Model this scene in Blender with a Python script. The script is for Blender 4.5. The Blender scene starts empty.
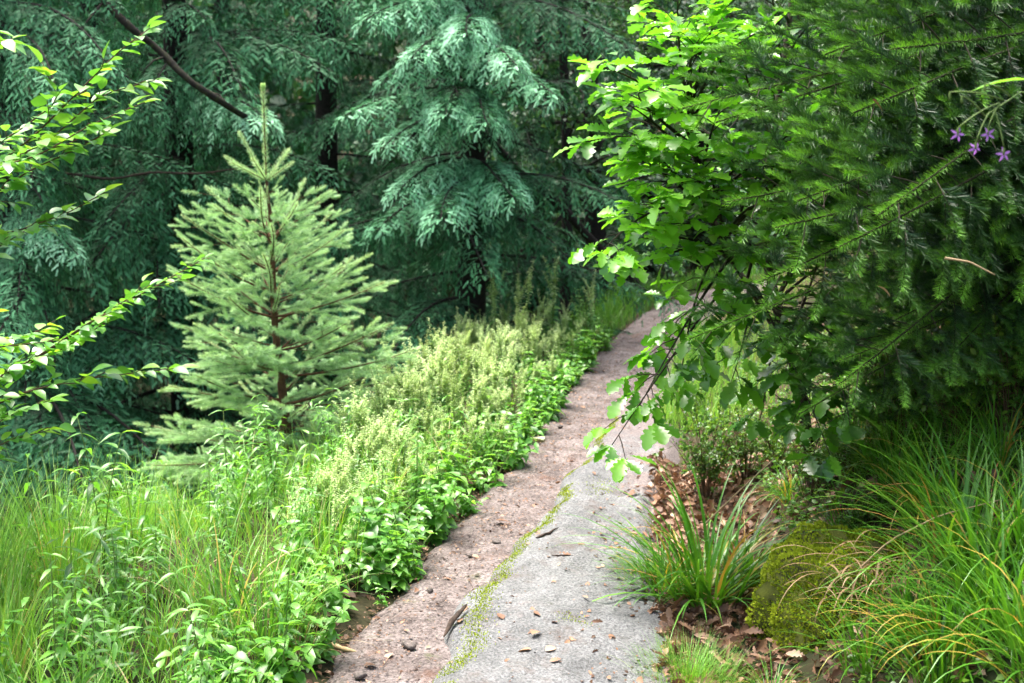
import bpy, math
import numpy as np
from mathutils import Vector

R = np.random.default_rng(11)
rad = math.radians
scn = bpy.context.scene
COL = scn.collection

# ------------------------------------------------------------------ camera
CAM_Z, PITCH, FPX = 1.55, rad(8.0), 1236.0
cam_d = bpy.data.cameras.new("camera")
cam = bpy.data.objects.new("camera", cam_d); COL.objects.link(cam)
cam.location = (0, 0, CAM_Z); cam.rotation_euler = (math.pi/2-PITCH, 0, 0)
cam_d.sensor_width = 36; cam_d.lens = 36*FPX/1024
cam_d.clip_start = 0.05; cam_d.clip_end = 1000
cam_d.dof.use_dof = True; cam_d.dof.focus_distance = 3.9; cam_d.dof.aperture_fstop = 5.0
scn.camera = cam
CP, SP = math.cos(PITCH), math.sin(PITCH)

def ray(px, py):
    a, b = (px-512)/FPX, (341.5-py)/FPX
    return np.array([a, CP+b*SP, -SP+b*CP])
def P(px, py, Y):
    """world point seen at that place of the photo, Y metres ahead"""
    d = ray(px, py)
    return np.array([0, 0, CAM_Z])+d*(Y/d[1])

# ------------------------------------------------------------------ terrain
def sstep(a, b, x):
    t = np.clip((x-a)/(b-a), 0, 1); return t*t*(3-2*t)
_ty = np.arange(-200, 300, 0.1)
def _table(pts, k=15):
    v = np.interp(_ty, [p[0] for p in pts], [p[1] for p in pts])
    v = np.convolve(np.pad(v, k, mode='edge'), np.ones(2*k+1)/(2*k+1), mode='valid')
    return lambda y: np.interp(y, _ty, v)
xc = _table([(-20, -.6), (0, -.3), (3.4, -.08), (4.9, .13), (7, .50), (9, .84), (11, 1.32), (12.5, 1.85), (13.5, 2.5), (14.5, 3.8), (16, 6.5), (24, 16), (40, 30)])
hw = _table([(0, .55), (3.5, .57), (5, .46), (7, .37), (9, .33), (12, .33), (30, .4)])
hb = _table([(0, 0), (5.5, 0), (8, .03), (11, .14), (14, .30), (18, .62), (24, 1.3), (40, 5), (80, 14), (200, 30)])
ledge = _table([(0, 1.7), (3, 1.5), (4.2, 1.05), (5, .68), (7, .62), (9, .5), (10.5, .22), (16, .3), (30, 1.5)])
bank = _table([(0, .95), (4.6, .95), (6.5, .70), (8, .40), (10, .55), (13, .9), (17, 1.0), (30, 1)])
def wob(x, y, s=0.0):
    return (np.sin(1.7*x+2.1*y+s)+np.sin(3.1*x-1.3*y+2*s+1)+np.sin(-2.3*x+4.7*y+3*s+2)*.6+np.sin(7.1*x+5.3*y+s)*.35+np.sin(-11*x+9*y+2.2)*.22)/3.2
def H(x, y):
    x = np.asarray(x, float); y = np.asarray(y, float)
    u = x-xc(y); w = hw(y)
    L, Rr = -u-w, u-w
    z = hb(y).copy()
    z = z-1.9*sstep(ledge(y), ledge(y)+2.7, L)+.05*sstep(0, .25, L)
    z = z+3.5*sstep(16, 60, L)
    z = z+bank(y)*sstep(.22, 1.45, Rr)+.22*np.clip(Rr-1.2, 0, 8)+4*sstep(12, 60, Rr)
    n = .035*wob(x, y)+.012*wob(3.3*x, 3.1*y, 4)
    z = z+n*(.25+.75*sstep(0, .5, np.abs(u)-w))
    z = z+.25*wob(.23*x, .21*y, 2)*sstep(4, 10, np.abs(u))
    return z
def hit(px, py):
    d = ray(px, py); t = 1.0
    while t < 60:
        p = np.array([0, 0, CAM_Z])+d*t
        if p[2] < H(p[0], p[1]): break
        t += .01
    return p
def gp(x, y, dz=0.0): return np.array([x, y, float(H(x, y))+dz])

# ------------------------------------------------------------------ materials
def new_mat(name):
    m = bpy.data.materials.new(name); m.use_nodes = True
    nt = m.node_tree; nt.nodes.clear()
    return m, nt, nt.nodes.new('ShaderNodeOutputMaterial')
def N(nt, t, **kw):
    n = nt.nodes.new(t)
    for k, v in kw.items():
        if k.startswith('i_'): n.inputs[k[2:].replace('_', ' ')].default_value = v
        else: setattr(n, k, v)
    return n
def ramp(nt, fac, stops, interp='LINEAR'):
    r = nt.nodes.new('ShaderNodeValToRGB'); r.color_ramp.interpolation = interp
    els = r.color_ramp.elements
    while len(els) < len(stops): els.new(.5)
    for e, (p, c) in zip(els, stops): e.position = p; e.color = (*c, 1)
    nt.links.new(fac, r.inputs['Fac']); return r.outputs['Color']
def leaf_mat(name, stops, rough=.45, spec=.5, trans=.35, tmul=(1.6, 1.5, .7), jitter=.35):
    m, nt, out = new_mat(name); lk = nt.links.new
    at = N(nt, 'ShaderNodeAttribute', attribute_name='var')
    oi = N(nt, 'ShaderNodeObjectInfo')
    j = N(nt, 'ShaderNodeMath', operation='MULTIPLY_ADD'); lk(oi.outputs['Random'], j.inputs[0]); j.inputs[1].default_value = jitter*.5; j.inputs[2].default_value = -jitter*.25
    a = N(nt, 'ShaderNodeMath', operation='ADD', use_clamp=True); lk(at.outputs['Fac'], a.inputs[0]); lk(j.outputs[0], a.inputs[1])
    c = ramp(nt, a.outputs[0], stops)
    b = N(nt, 'ShaderNodeBsdfPrincipled'); lk(c, b.inputs['Base Color'])
    b.inputs['Roughness'].default_value = rough; b.inputs['Specular IOR Level'].default_value = spec
    t = N(nt, 'ShaderNodeBsdfTranslucent')
    mx = N(nt, 'ShaderNodeMix', data_type='RGBA', blend_type='MULTIPLY'); mx.inputs[0].default_value = 1
    lk(c, mx.inputs[6]); mx.inputs[7].default_value = (*tmul, 1); lk(mx.outputs[2], t.inputs['Color'])
    s = N(nt, 'ShaderNodeMixShader'); s.inputs[0].default_value = trans
    lk(b.outputs[0], s.inputs[1]); lk(t.outputs[0], s.inputs[2]); lk(s.outputs[0], out.inputs[0])
    return m
def rough_mat(name, c1, c2, scale=20, bump=.4, rough=.9, c3=None):
    m, nt, out = new_mat(name); lk = nt.links.new
    tc = N(nt, 'ShaderNodeTexCoord')
    n = N(nt, 'ShaderNodeTexNoise', i_Scale=scale, i_Detail=6.0, i_Roughness=.65); lk(tc.outputs['Object'], n.inputs['Vector'])
    st = [(.3, c1), (.7, c2)] if c3 is None else [(.28, c1), (.5, c2), (.72, c3)]
    c = ramp(nt, n.outputs['Fac'], st)
    b = N(nt, 'ShaderNodeBsdfPrincipled'); lk(c, b.inputs['Base Color']); b.inputs['Roughness'].default_value = rough
    b.inputs['Specular IOR Level'].default_value = .25
    bp = N(nt, 'ShaderNodeBump', i_Strength=bump, i_Distance=.01); lk(n.outputs['Fac'], bp.inputs['Height']); lk(bp.outputs[0], b.inputs['Normal'])
    lk(b.outputs[0], out.inputs[0]); return m
def ground_mat(name, scales, stops, bump=.6, dist=.012, rough=.95, patch=None):
    m, nt, out = new_mat(name); lk = nt.links.new
    g = N(nt, 'ShaderNodeNewGeometry')
    n1 = N(nt, 'ShaderNodeTexNoise', i_Scale=scales[0], i_Detail=8.0, i_Roughness=.7); lk(g.outputs['Position'], n1.inputs['Vector'])
    n2 = N(nt, 'ShaderNodeTexVoronoi', i_Scale=scales[1]); lk(g.outputs['Position'], n2.inputs['Vector'])
    ad = N(nt, 'ShaderNodeMath', operation='MULTIPLY_ADD'); lk(n2.outputs['Distance'], ad.inputs[0]); ad.inputs[1].default_value = .35; lk(n1.outputs['Fac'], ad.inputs[2])
    c = ramp(nt, ad.outputs[0], stops)
    if patch:
        n3 = N(nt, 'ShaderNodeTexNoise', i_Scale=patch[0], i_Detail=6.0, i_Roughness=.7); lk(g.outputs['Position'], n3.inputs['Vector'])
        f = N(nt, 'ShaderNodeMapRange', clamp=True); lk(n3.outputs['Fac'], f.inputs[0]); f.inputs[1].default_value = patch[1]; f.inputs[2].default_value = patch[2]
        mx = N(nt, 'ShaderNodeMix', data_type='RGBA'); lk(f.outputs[0], mx.inputs[0]); lk(c, mx.inputs[6]); mx.inputs[7].default_value = (*patch[3], 1); c = mx.outputs[2]
    b = N(nt, 'ShaderNodeBsdfPrincipled'); lk(c, b.inputs['Base Color']); b.inputs['Roughness'].default_value = rough; b.inputs['Specular IOR Level'].default_value = .2
    bp = N(nt, 'ShaderNodeBump', i_Strength=bump, i_Distance=dist); lk(ad.outputs[0], bp.inputs['Height']); lk(bp.outputs[0], b.inputs['Normal'])
    lk(b.outputs[0], out.inputs[0]); return m

M = {}
M['ground'] = ground_mat('forest floor', (4, 40), [(.3, (.014, .012, .007)), (.55, (.04, .028, .016)), (.75, (.065, .042, .024)), (.95, (.04, .06, .016))], patch=(.35, .42, .56, (.022, .030, .011)))
def speckle_mat(name, s_big, s_fine, big, fine, k, bump, rough, patch=None, soil=False):
    m, nt, out = new_mat(name); lk = nt.links.new
    g = N(nt, 'ShaderNodeNewGeometry')
    n1 = N(nt, 'ShaderNodeTexNoise', i_Scale=s_big, i_Detail=7.0, i_Roughness=.7); lk(g.outputs['Position'], n1.inputs['Vector'])
    n2 = N(nt, 'ShaderNodeTexNoise', i_Scale=s_fine, i_Detail=4.0, i_Roughness=.75); lk(g.outputs['Position'], n2.inputs['Vector'])
    c = ramp(nt, n1.outputs['Fac'], big); f = ramp(nt, n2.outputs['Fac'], fine)
    mx = N(nt, 'ShaderNodeMix', data_type='RGBA', blend_type='MULTIPLY'); mx.inputs[0].default_value = k; lk(c, mx.inputs[6]); lk(f, mx.inputs[7]); c = mx.outputs[2]
    for sc, lo, hi, colr in (patch or ()):
        n3 = N(nt, 'ShaderNodeTexNoise', i_Scale=sc, i_Detail=7.0, i_Roughness=.75); lk(g.outputs['Position'], n3.inputs['Vector'])
        q = N(nt, 'ShaderNodeMapRange', clamp=True); lk(n3.outputs['Fac'], q.inputs[0]); q.inputs[1].default_value = lo; q.inputs[2].default_value = hi; q.inputs[4].default_value = .85
        m3 = N(nt, 'ShaderNodeMix', data_type='RGBA'); lk(q.outputs[0], m3.inputs[0]); lk(c, m3.inputs[6]); m3.inputs[7].default_value = (*colr, 1); c = m3.outputs[2]
    if soil:
        at = N(nt, 'ShaderNodeAttribute', attribute_name='var'); n4 = N(nt, 'ShaderNodeTexNoise', i_Scale=11.0, i_Detail=8.0, i_Roughness=.75); lk(g.outputs['Position'], n4.inputs['Vector'])
        a4 = N(nt, 'ShaderNodeMath', operation='ADD'); lk(at.outputs['Fac'], a4.inputs[0]); lk(n4.outputs['Fac'], a4.inputs[1])
        q = N(nt, 'ShaderNodeMapRange', clamp=True); lk(a4.outputs[0], q.inputs[0]); q.inputs[1].default_value = .80; q.inputs[2].default_value = 1.05; q.inputs[4].default_value = .9
        f2 = N(nt, 'ShaderNodeMix', data_type='RGBA', blend_type='MULTIPLY'); f2.inputs[0].default_value = .8; f2.inputs[6].default_value = (.215, .178, .168, 1); lk(f, f2.inputs[7])
        m3 = N(nt, 'ShaderNodeMix', data_type='RGBA'); lk(q.outputs[0], m3.inputs[0]); lk(c, m3.inputs[6]); lk(f2.outputs[2], m3.inputs[7]); c = m3.outputs[2]
    b = N(nt, 'ShaderNodeBsdfPrincipled'); lk(c, b.inputs['Base Color']); b.inputs['Roughness'].default_value = rough; b.inputs['Specular IOR Level'].default_value = .2
    ad = N(nt, 'ShaderNodeMath', operation='MULTIPLY_ADD'); lk(n2.outputs['Fac'], ad.inputs[0]); ad.inputs[1].default_value = .5; lk(n1.outputs['Fac'], ad.inputs[2])
    bp = N(nt, 'ShaderNodeBump', i_Strength=bump, i_Distance=.02); lk(ad.outputs[0], bp.inputs['Height']); lk(bp.outputs[0], b.inputs['Normal'])
    lk(b.outputs[0], out.inputs[0]); return m
M['dirt'] = speckle_mat('path dirt', 7, 75, [(.3, (.085, .07, .066)), (.5, (.175, .150, .144)), (.7, (.265, .235, .228))], [(.36, (.16, .14, .13)), (.47, (.75, .72, .7)), (.56, (1.0, .97, .95)), (.66, (1.55, 1.5, 1.46))], .9, .9, .95, ((2.6, .55, .75, (.13, .065, .04)), (5, .60, .72, (.10, .11, .05))))
M['granite'] = speckle_mat('grey granite', 5, 110, [(.3, (.115, .117, .117)), (.5, (.195, .199, .199)), (.7, (.255, .260, .262))], [(.36, (.35, .35, .35)), (.5, (.88, .88, .88)), (.64, (1.4, 1.4, 1.4))], .9, 1.0, .85, ((3.6, .55, .70, (.12, .09, .076)), (6, .60, .76, (.08, .095, .04)), (2.2, .58, .75, (.08, .077, .072))), True)
M['bark'] = rough_mat('grey brown bark', (.02, .015, .012), (.08, .055, .04), 30, .8)
M['dark_bark'] = rough_mat('near black bark', (.008, .007, .006), (.03, .024, .02), 30, .8)  # near black tone for the background trunks and branches
M['red_bark'] = rough_mat('red brown bark', (.06, .028, .015), (.16, .08, .045), 40, .8)
M['twig'] = rough_mat('brown twig', (.05, .03, .018), (.13, .08, .045), 60, .3)
M['oak_twig'] = rough_mat('dark oak twig', (.012, .011, .007), (.05, .04, .025), 60, .3)
M['green_stem'] = rough_mat('green stem', (.10, .17, .04), (.18, .26, .07), 60, .2, .6)
M['moss_bark'] = rough_mat('mossy dark bark', (.006, .006, .005), (.02, .016, .012), 25, .8, .9, (.035, .05, .012))
M['rock'] = rough_mat('dark rock', (.012, .012, .006), (.11, .13, .014), 12, .8)
M['pebble'] = rough_mat('pebble', (.07, .06, .055), (.19, .16, .145), 60, .9)
G = dict
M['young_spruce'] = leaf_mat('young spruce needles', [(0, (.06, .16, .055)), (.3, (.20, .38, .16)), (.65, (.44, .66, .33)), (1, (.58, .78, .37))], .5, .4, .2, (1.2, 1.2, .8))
M['spruce'] = leaf_mat('dark spruce needles', [(0, (.006, .022, .010)), (.45, (.018, .062, .016)), (.7, (.06, .17, .022)), (1, (.20, .48, .045))], .42, .4, .15)  # low stops darkened to stand for shade among the boughs
M['conifer'] = leaf_mat('blue green conifer sprays', [(0, (.008, .04, .013)), (.4, (.035, .16, .06)), (.72, (.16, .46, .22)), (1, (.46, .85, .54))], .6, .22, .12, (1.1, 1.3, .9))  # top stop stands in for highlights, low stop for dark gaps
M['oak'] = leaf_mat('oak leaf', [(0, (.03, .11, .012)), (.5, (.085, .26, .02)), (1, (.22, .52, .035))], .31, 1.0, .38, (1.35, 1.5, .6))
M['beech'] = leaf_mat('oval leaf', [(0, (.06, .19, .03)), (.5, (.13, .36, .06)), (1, (.30, .52, .06))], .34, 1.0, .36, (1.7, 1.6, .6))
M['far_leaf'] = leaf_mat('dark broad leaf', [(0, (.018, .055, .024)), (.5, (.045, .13, .05)), (1, (.13, .27, .10))], .45, .5, .3)
M['sage_leaf'] = leaf_mat('wood sage leaf', [(0, (.05, .16, .03)), (.5, (.12, .31, .065)), (1, (.24, .45, .11))], .45, .5, .4)
M['sage_flower'] = leaf_mat('wood sage flowers', [(0, (.38, .58, .18)), (.5, (.56, .72, .32)), (1, (.74, .82, .50))], .6, .3, .35, (1.1, 1.05, .7))
M['herb'] = leaf_mat('herb leaf', [(0, (.04, .15, .02)), (.5, (.14, .38, .05)), (1, (.28, .54, .10))], .38, .8, .42)
M['grass'] = leaf_mat('grass blade', [(0, (.06, .19, .02)), (.55, (.14, .36, .04)), (.85, (.27, .46, .07)), (.93, (.40, .34, .13)), (1, (.50, .40, .20))], .42, .5, .35, (1.4, 1.3, .6), .2)
M['rush'] = leaf_mat('wood rush blade', [(0, (.03, .11, .012)), (.55, (.085, .27, .022)), (.84, (.18, .38, .035)), (.92, (.45, .36, .06)), (1, (.40, .20, .08))], .32, .55, .35, (1.5, 1.4, .5), .15)
M['dead'] = leaf_mat('dead grass', [(0, (.16, .09, .045)), (.5, (.32, .21, .11)), (1, (.52, .40, .25))], .6, .3, .25, (1.1, 1, .8))
M['litter'] = leaf_mat('brown leaf litter', [(0, (.06, .032, .018)), (.35, (.16, .085, .05)), (.65, (.30, .17, .10)), (.85, (.42, .27, .18)), (1, (.55, .42, .30))], .55, .35, .12, (1.2, 1, .7), .3)
M['moss'] = leaf_mat('yellow green moss', [(0, (.10, .14, .01)), (.5, (.28, .36, .018)), (1, (.50, .58, .05))], .8, .15, .25, (1.2, 1.2, .5), .1)
M['bilberry'] = leaf_mat('small shrub leaf', [(0, (.03, .09, .012)), (.5, (.08, .20, .025)), (1, (.20, .32, .04))], .35, .5, .35)
M['petal'] = leaf_mat('violet petal', [(0, (.30, .10, .46)), (1, (.50, .26, .66))], .5, .3, .4, (1.1, 1, 1.1))
M['straw'] = rough_mat('dry straw', (.30, .20, .10), (.50, .38, .22), 40, .2, .7)

# ------------------------------------------------------------------ mesh builder
class MB:
    def __init__(s): s.v = []; s.lp = []; s.ls = []; s.mi = []; s.a = []; s.n = 0; s.nl = 0
    def add(s, v, faces, var, mi=0):
        """faces: int array (F,k)"""
        v = np.asarray(v, float).reshape(-1, 3); f = np.asarray(faces, np.int64)
        s.v.append(v); s.lp.append((f+s.n).ravel()); F, k = f.shape
        s.ls.append(np.arange(F)*k+s.nl); s.nl += F*k; s.mi.append(np.full(F, mi))
        s.a.append(np.broadcast_to(np.asarray(var, float), (len(v),)).copy()); s.n += len(v)
    def scatter(s, tp, pos, d, up, sc, var, mi=0):
        pos = np.atleast_2d(pos); n = len(pos)
        if n == 0: return
        d = np.broadcast_to(d, (n, 3)); up = np.broadcast_to(up, (n, 3))
        y = d/np.maximum(np.linalg.norm(d, axis=1, keepdims=True), 1e-9)
        x = np.cross(y, up); ln = np.linalg.norm(x, axis=1, keepdims=True)
        x = np.where(ln < 1e-4, np.array([1., 0, 0]), x/np.maximum(ln, 1e-9)); z = np.cross(x, y)
        sc = np.asarray(sc, float)
        if sc.ndim <= 1: sc = np.broadcast_to(np.reshape(np.broadcast_to(sc, (n,)), (n, 1)), (n, 3))
        tv = tp['v'][None]*sc[:, None, :]
        V = pos[:, None]+tv[:, :, 0:1]*x[:, None]+tv[:, :, 1:2]*y[:, None]+tv[:, :, 2:3]*z[:, None]
        k = len(tp['v']); vv = np.repeat(np.broadcast_to(var, (n,)), k)+np.tile(tp.get('a', np.zeros(k)), n)
        off = (np.arange(n)*k)[:, None, None]
        base_n = s.n; first = True
        for f in tp['f']:
            ff = (f[None]+off).reshape(-1, f.shape[1])
            if first: s.add(V.reshape(-1, 3), ff, np.clip(vv, 0, 1), mi); first = False
            else:
                F, kk = ff.shape; s.lp.append((ff+base_n).ravel()); s.ls.append(np.arange(F)*kk+s.nl); s.nl += F*kk; s.mi.append(np.full(F, mi))
    def tube(s, pts, r, sides=6, var=.5, mi=0):
        pts = np.asarray(pts, float); n = len(pts); r = np.broadcast_to(r, (n,))
        t = np.gradient(pts, axis=0); t /= np.maximum(np.linalg.norm(t, axis=1, keepdims=True), 1e-9)
        ref = np.array([0, 0, 1.]) if abs(t[:, 2]).mean() < .8 else np.array([1., 0, 0])
        a = np.cross(t, ref); a /= np.maximum(np.linalg.norm(a, axis=1, keepdims=True), 1e-9); b = np.cross(t, a)
        th = np.arange(sides)*2*math.pi/sides
        V = pts[:, None]+r[:, None, None]*(np.cos(th)[None, :, None]*a[:, None]+np.sin(th)[None, :, None]*b[:, None])
        i = np.arange(n-1)[:, None]*sides; j = np.arange(sides)[None]; j2 = (j+1) % sides
        f = np.stack([i+j, i+j2, i+sides+j2, i+sides+j], -1).reshape(-1, 4)
        s.add(V.reshape(-1, 3), f, var, mi)
        s.lp.append(np.array([s.n-sides+k for k in range(sides)])); s.ls.append(np.array([s.nl])); s.nl += sides; s.mi.append(np.array([mi]))
    def blades(s, base, az, L, W, lean, bend, var, K=6, mi=0, fold=.0):
        base = np.atleast_2d(base); n = len(base)
        az, L, W, lean, bend, var = [np.broadcast_to(q, (n,)) for q in (az, L, W, lean, bend, var)]
        k = np.arange(K+1)/K
        th = lean[:, None]+bend[:, None]*k[None]**1.4
        st = (L/K)[:, None]
        rr = np.concatenate([np.zeros((n, 1)), np.cumsum(np.sin(th[:, :-1])*st, 1)], 1)
        zz = np.concatenate([np.zeros((n, 1)), np.cumsum(np.cos(th[:, :-1])*st, 1)], 1)
        ca, sa = np.cos(az)[:, None], np.sin(az)[:, None]
        c = np.stack([base[:, 0:1]+rr*ca, base[:, 1:2]+rr*sa, base[:, 2:3]+zz], -1)
        w = (W[:, None]*np.array(.5*(1-.97*k**2.2))[None])[:, :, None]*(.65+.35*np.minimum(1, k*4))[None, :, None]
        sd = np.stack([-sa, ca, np.zeros_like(sa)], -1)
        V = np.stack([c-sd*w, c+sd*w], 2)
        if fold:
            V[:, :, :, 2] += np.abs(w)*fold
            V = np.concatenate([V[:, :, :1], c[:, :, None], V[:, :, 1:]], 2); q = 3
        else: q = 2
        per = (K+1)*q; o = (np.arange(n)*per)[:, None, None]
        i = np.arange(K)[None, :, None]*q; m = np.arange(q-1)[None, None]
        f = np.stack([o+i+m, o+i+m+1, o+i+q+m+1, o+i+q+m], -1).reshape(-1, 4)
        vv = (var[:, None]+np.zeros(per)[None]).ravel()
        s.add(V.reshape(-1, 3), f, np.clip(vv, 0, 1), mi)
    def mesh(s, name, mats):
        me = bpy.data.meshes.new(name)
        v = np.concatenate(s.v); lp = np.concatenate(s.lp); ls = np.concatenate(s.ls); mi = np.concatenate(s.mi); a = np.concatenate(s.a)
        me.vertices.add(len(v)); me.vertices.foreach_set('co', v.astype(np.float32).ravel())
        me.loops.add(len(lp)); me.loops.foreach_set('vertex_index', lp.astype(np.int32))
        me.polygons.add(len(ls)); me.polygons.foreach_set('loop_start', ls.astype(np.int32))
        me.polygons.foreach_set('material_index', mi.astype(np.int32))
        me.update(calc_edges=True); me.validate()
        me.polygons.foreach_set('use_smooth', np.ones(len(me.polygons), bool))
        at = me.attributes.new('var', 'FLOAT', 'POINT'); at.data.foreach_set('value', a.astype(np.float32))
        for m in (mats if isinstance(mats, (list, tuple)) else [mats]): me.materials.append(m)
        return me

def link(name, me, parent=None, loc=None, rz=0, sc=1, rot=None):
    o = bpy.data.objects.new(name, me); COL.objects.link(o)
    if parent: o.parent = parent
    if loc is not None: o.location = loc
    o.rotation_euler = rot if rot is not None else (0, 0, rz)
    o.scale = (sc, sc, sc) if np.ndim(sc) == 0 else sc
    return o
def tag(o, label=None, cat=None, group=None, kind=None):
    if label: o['label'] = label
    if cat: o['category'] = cat
    if group: o['group'] = group
    if kind: o['kind'] = kind
    return o
def thing(name, label, cat, loc=(0, 0, 0), rz=0, sc=1, group=None):
    return tag(link(name, None, None, loc, rz, sc), label, cat, group)

def unit(v):
    v = np.asarray(v, float); return v/np.maximum(np.linalg.norm(v, axis=-1, keepdims=True), 1e-9)
def qbez(a, b, c, n=10):
    t = np.linspace(0, 1, n)[:, None]
    return (1-t)**2*np.asarray(a)+2*t*(1-t)*np.asarray(b)+t*t*np.asarray(c)
def poly(pts, n=14):
    """smooth curve through points"""
    pts = np.asarray(pts, float); m = len(pts)
    d = np.concatenate([[0], np.cumsum(np.linalg.norm(np.diff(pts, axis=0), axis=1))]); t = np.linspace(0, d[-1], n*4)
    q = np.stack([np.interp(t, d, pts[:, k]) for k in range(3)], 1)
    for _ in range(4):
        q[1:-1] = (q[:-2]+2*q[1:-1]+q[2:])/4
    return q[np.linspace(0, len(q)-1, n).astype(int)]

# ------------------------------------------------------------------ templates
def strip_leaf(half, curve=.0, fold=.25, wave=.0):
    """half: list (y, halfwidth), y 0..1; quads either side of the midrib"""
    n = len(half); v = []
    for i, (y, w) in enumerate(half):
        z = -curve*y*y
        ww = wave*math.sin(i*2.4)
        v += [(-w, y, z+w*fold+ww), (0, y, z), (w, y, z+w*fold-ww)]
    f = []
    for i in range(n-1):
        a = i*3
        f += [(a, a+1, a+4, a+3), (a+1, a+2, a+5, a+4)]
    return dict(v=np.array(v, float), f=[np.array(f)])
OVAL = [strip_leaf([(0, .01), (.12, .17), (.35, .30), (.6, .29), (.82, .16), (1, .01)], c, .3, .01) for c in (.1, .3)]
OAKH = [(0, .008), (.10, .012), (.17, .09), (.24, .085), (.30, .16), (.36, .20), (.43, .115), (.50, .23), (.57, .29), (.64, .17), (.71, .27), (.78, .29), (.84, .17), (.91, .17), (.97, .10), (1, .02)]
OAKL = [strip_leaf(OAKH, c, f, w) for c, f, w in ((.12, .3, .012), (.35, .15, .02), (.05, .5, .015), (.5, .3, .02))]
LANCE = [strip_leaf([(0, .005), (.1, .06), (.3, .12), (.55, .11), (.8, .06), (1, .004)], c, .35) for c in (.25, .6)]
OVATE = [strip_leaf([(0, .01), (.08, .2), (.25, .30), (.5, .26), (.75, .14), (1, .01)], c, .3, .015) for c in (.2, .45)]
def kites(lst):
    """flat kite leaflets: (base xyz, dir xyz, length, width)"""
    v = []; f = []
    for b, d, l, w in lst:
        b = np.array(b); d = unit(d); sd = unit(np.cross(d, (0, 0, 1))); o = len(v)
        v += [b, b+d*l*.5+sd*w, b+d*l, b+d*l*.5-sd*w]; f.append((o, o+1, o+2, o+3))
    return dict(v=np.array(v), f=[np.array(f)])
def spray(r):
    l = []
    for i in range(12):
        y = .04+.075*i; q = .26-.008*i
        for s in (-1, 1): l.append(((0, y+r.uniform(-.02, .02), 0), (s*1, r.uniform(.7, 1.2), -.1+r.uniform(-.3, .25)), q*r.uniform(.8, 1.15), .026))
    l.append(((0, .85, 0), (0, 1, -.1), .2, .03)); l.append(((0, 0, 0), (0, 1, 0), .9, .022))
    return kites(l)
SPRAYS = [spray(R) for _ in range(4)]
def brush(n, nl, nw, r, flat=0.0, ang=50):
    """shoot of length 1 (metres scaled later by template size) -> needles as slim triangles"""
    y = np.linspace(0, .97, n); az = np.arange(n)*2.4+r.uniform(-.4, .4, n)
    if flat:
        az = np.where(np.sin(az) < -.25, -az, az)
    a = np.radians(ang+r.uniform(-14, 14, n))
    d = np.stack([np.cos(az)*np.sin(a), np.cos(a), np.sin(az)*np.sin(a)*(1-flat*.4)], 1)
    tip_f = np.clip((y-.75)/.25, 0, 1); d[:, 1] += tip_f*1.0; d = unit(d)
    ln = nl*r.uniform(.8, 1.15, n)*(1-.25*tip_f)
    b = np.stack([np.zeros(n), y, np.zeros(n)], 1)
    s = unit(np.cross(d, r.normal(size=(n, 3))))*nw/2
    v = np.stack([b-s*.8, b+s*.8, b+d*ln[:, None]+s*.25, b+d*ln[:, None]-s*.25], 1).reshape(-1, 3)
    f = np.arange(4*n).reshape(-1, 4)
    return dict(v=v, f=[f], a=np.repeat(.30*(y-.5), 4))
def scaled(t, k): return dict(v=t['v']*k, f=t['f'], a=t.get('a', np.zeros(len(t['v']))))

# ------------------------------------------------------------------ ground, path, slab
def grid_mesh(X, Y, Z, mat, name, var=.5):
    ny, nx = X.shape; b = MB()
    i = np.arange(ny-1)[:, None]*nx; j = np.arange(nx-1)[None]
    f = np.stack([i+j, i+j+1, i+nx+j+1, i+nx+j], -1).reshape(-1, 4)
    b.add(np.stack([X, Y, Z], -1).reshape(-1, 3), f, var); return b.mesh(name, mat)
def axis(segs):
    out = []
    for a, b, st in segs: out.append(np.arange(a, b, st))
    return np.concatenate(out+[[segs[-1][1]]])
xs = axis([(-140, -20, 8), (-20, -6, .8), (-6, -2.6, .16), (-2.6, 3, .05), (3, 7, .16), (7, 20, .8), (20, 140, 8)])
ys = axis([(-80, -8, 6), (-8, 2, .4), (2, 8, .05), (8, 15, .1), (15, 24, .3), (24, 50, 1.5), (50, 180, 8)])
X, Y = np.meshgrid(xs, ys); U = np.abs(X-xc(Y))-hw(Y)
Z = H(X, Y)-.02*(1-sstep(-.02, .06, U))
tag(link('ground', grid_mesh(X, Y, Z, M['ground'], 'ground')), 'dark forest floor with banks on both sides of the path', kind='structure')

yy = axis([(-6, 2, .2), (2, 9, .03), (9, 18, .05)]); ss = np.linspace(-1.12, 1.12, 41)
S, Yp = np.meshgrid(ss, yy); edge = 1+.10*wob(0*Yp+np.sign(S)*3, Yp*3.1)
Xp = xc(Yp)+S*hw(Yp)*edge
Zp = H(Xp, Yp)+.012-.05*sstep(.88, 1.12, np.abs(S))+.010*wob(Xp*9, Yp*8, 1)+.005*wob(Xp*27, Yp*23, 5)-.03*sstep(0, 1, 1-np.abs(S))*0
tag(link('path', grid_mesh(Xp, Yp, Zp, M['dirt'], 'path')), 'trodden pinkish brown dirt path', kind='structure')

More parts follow.
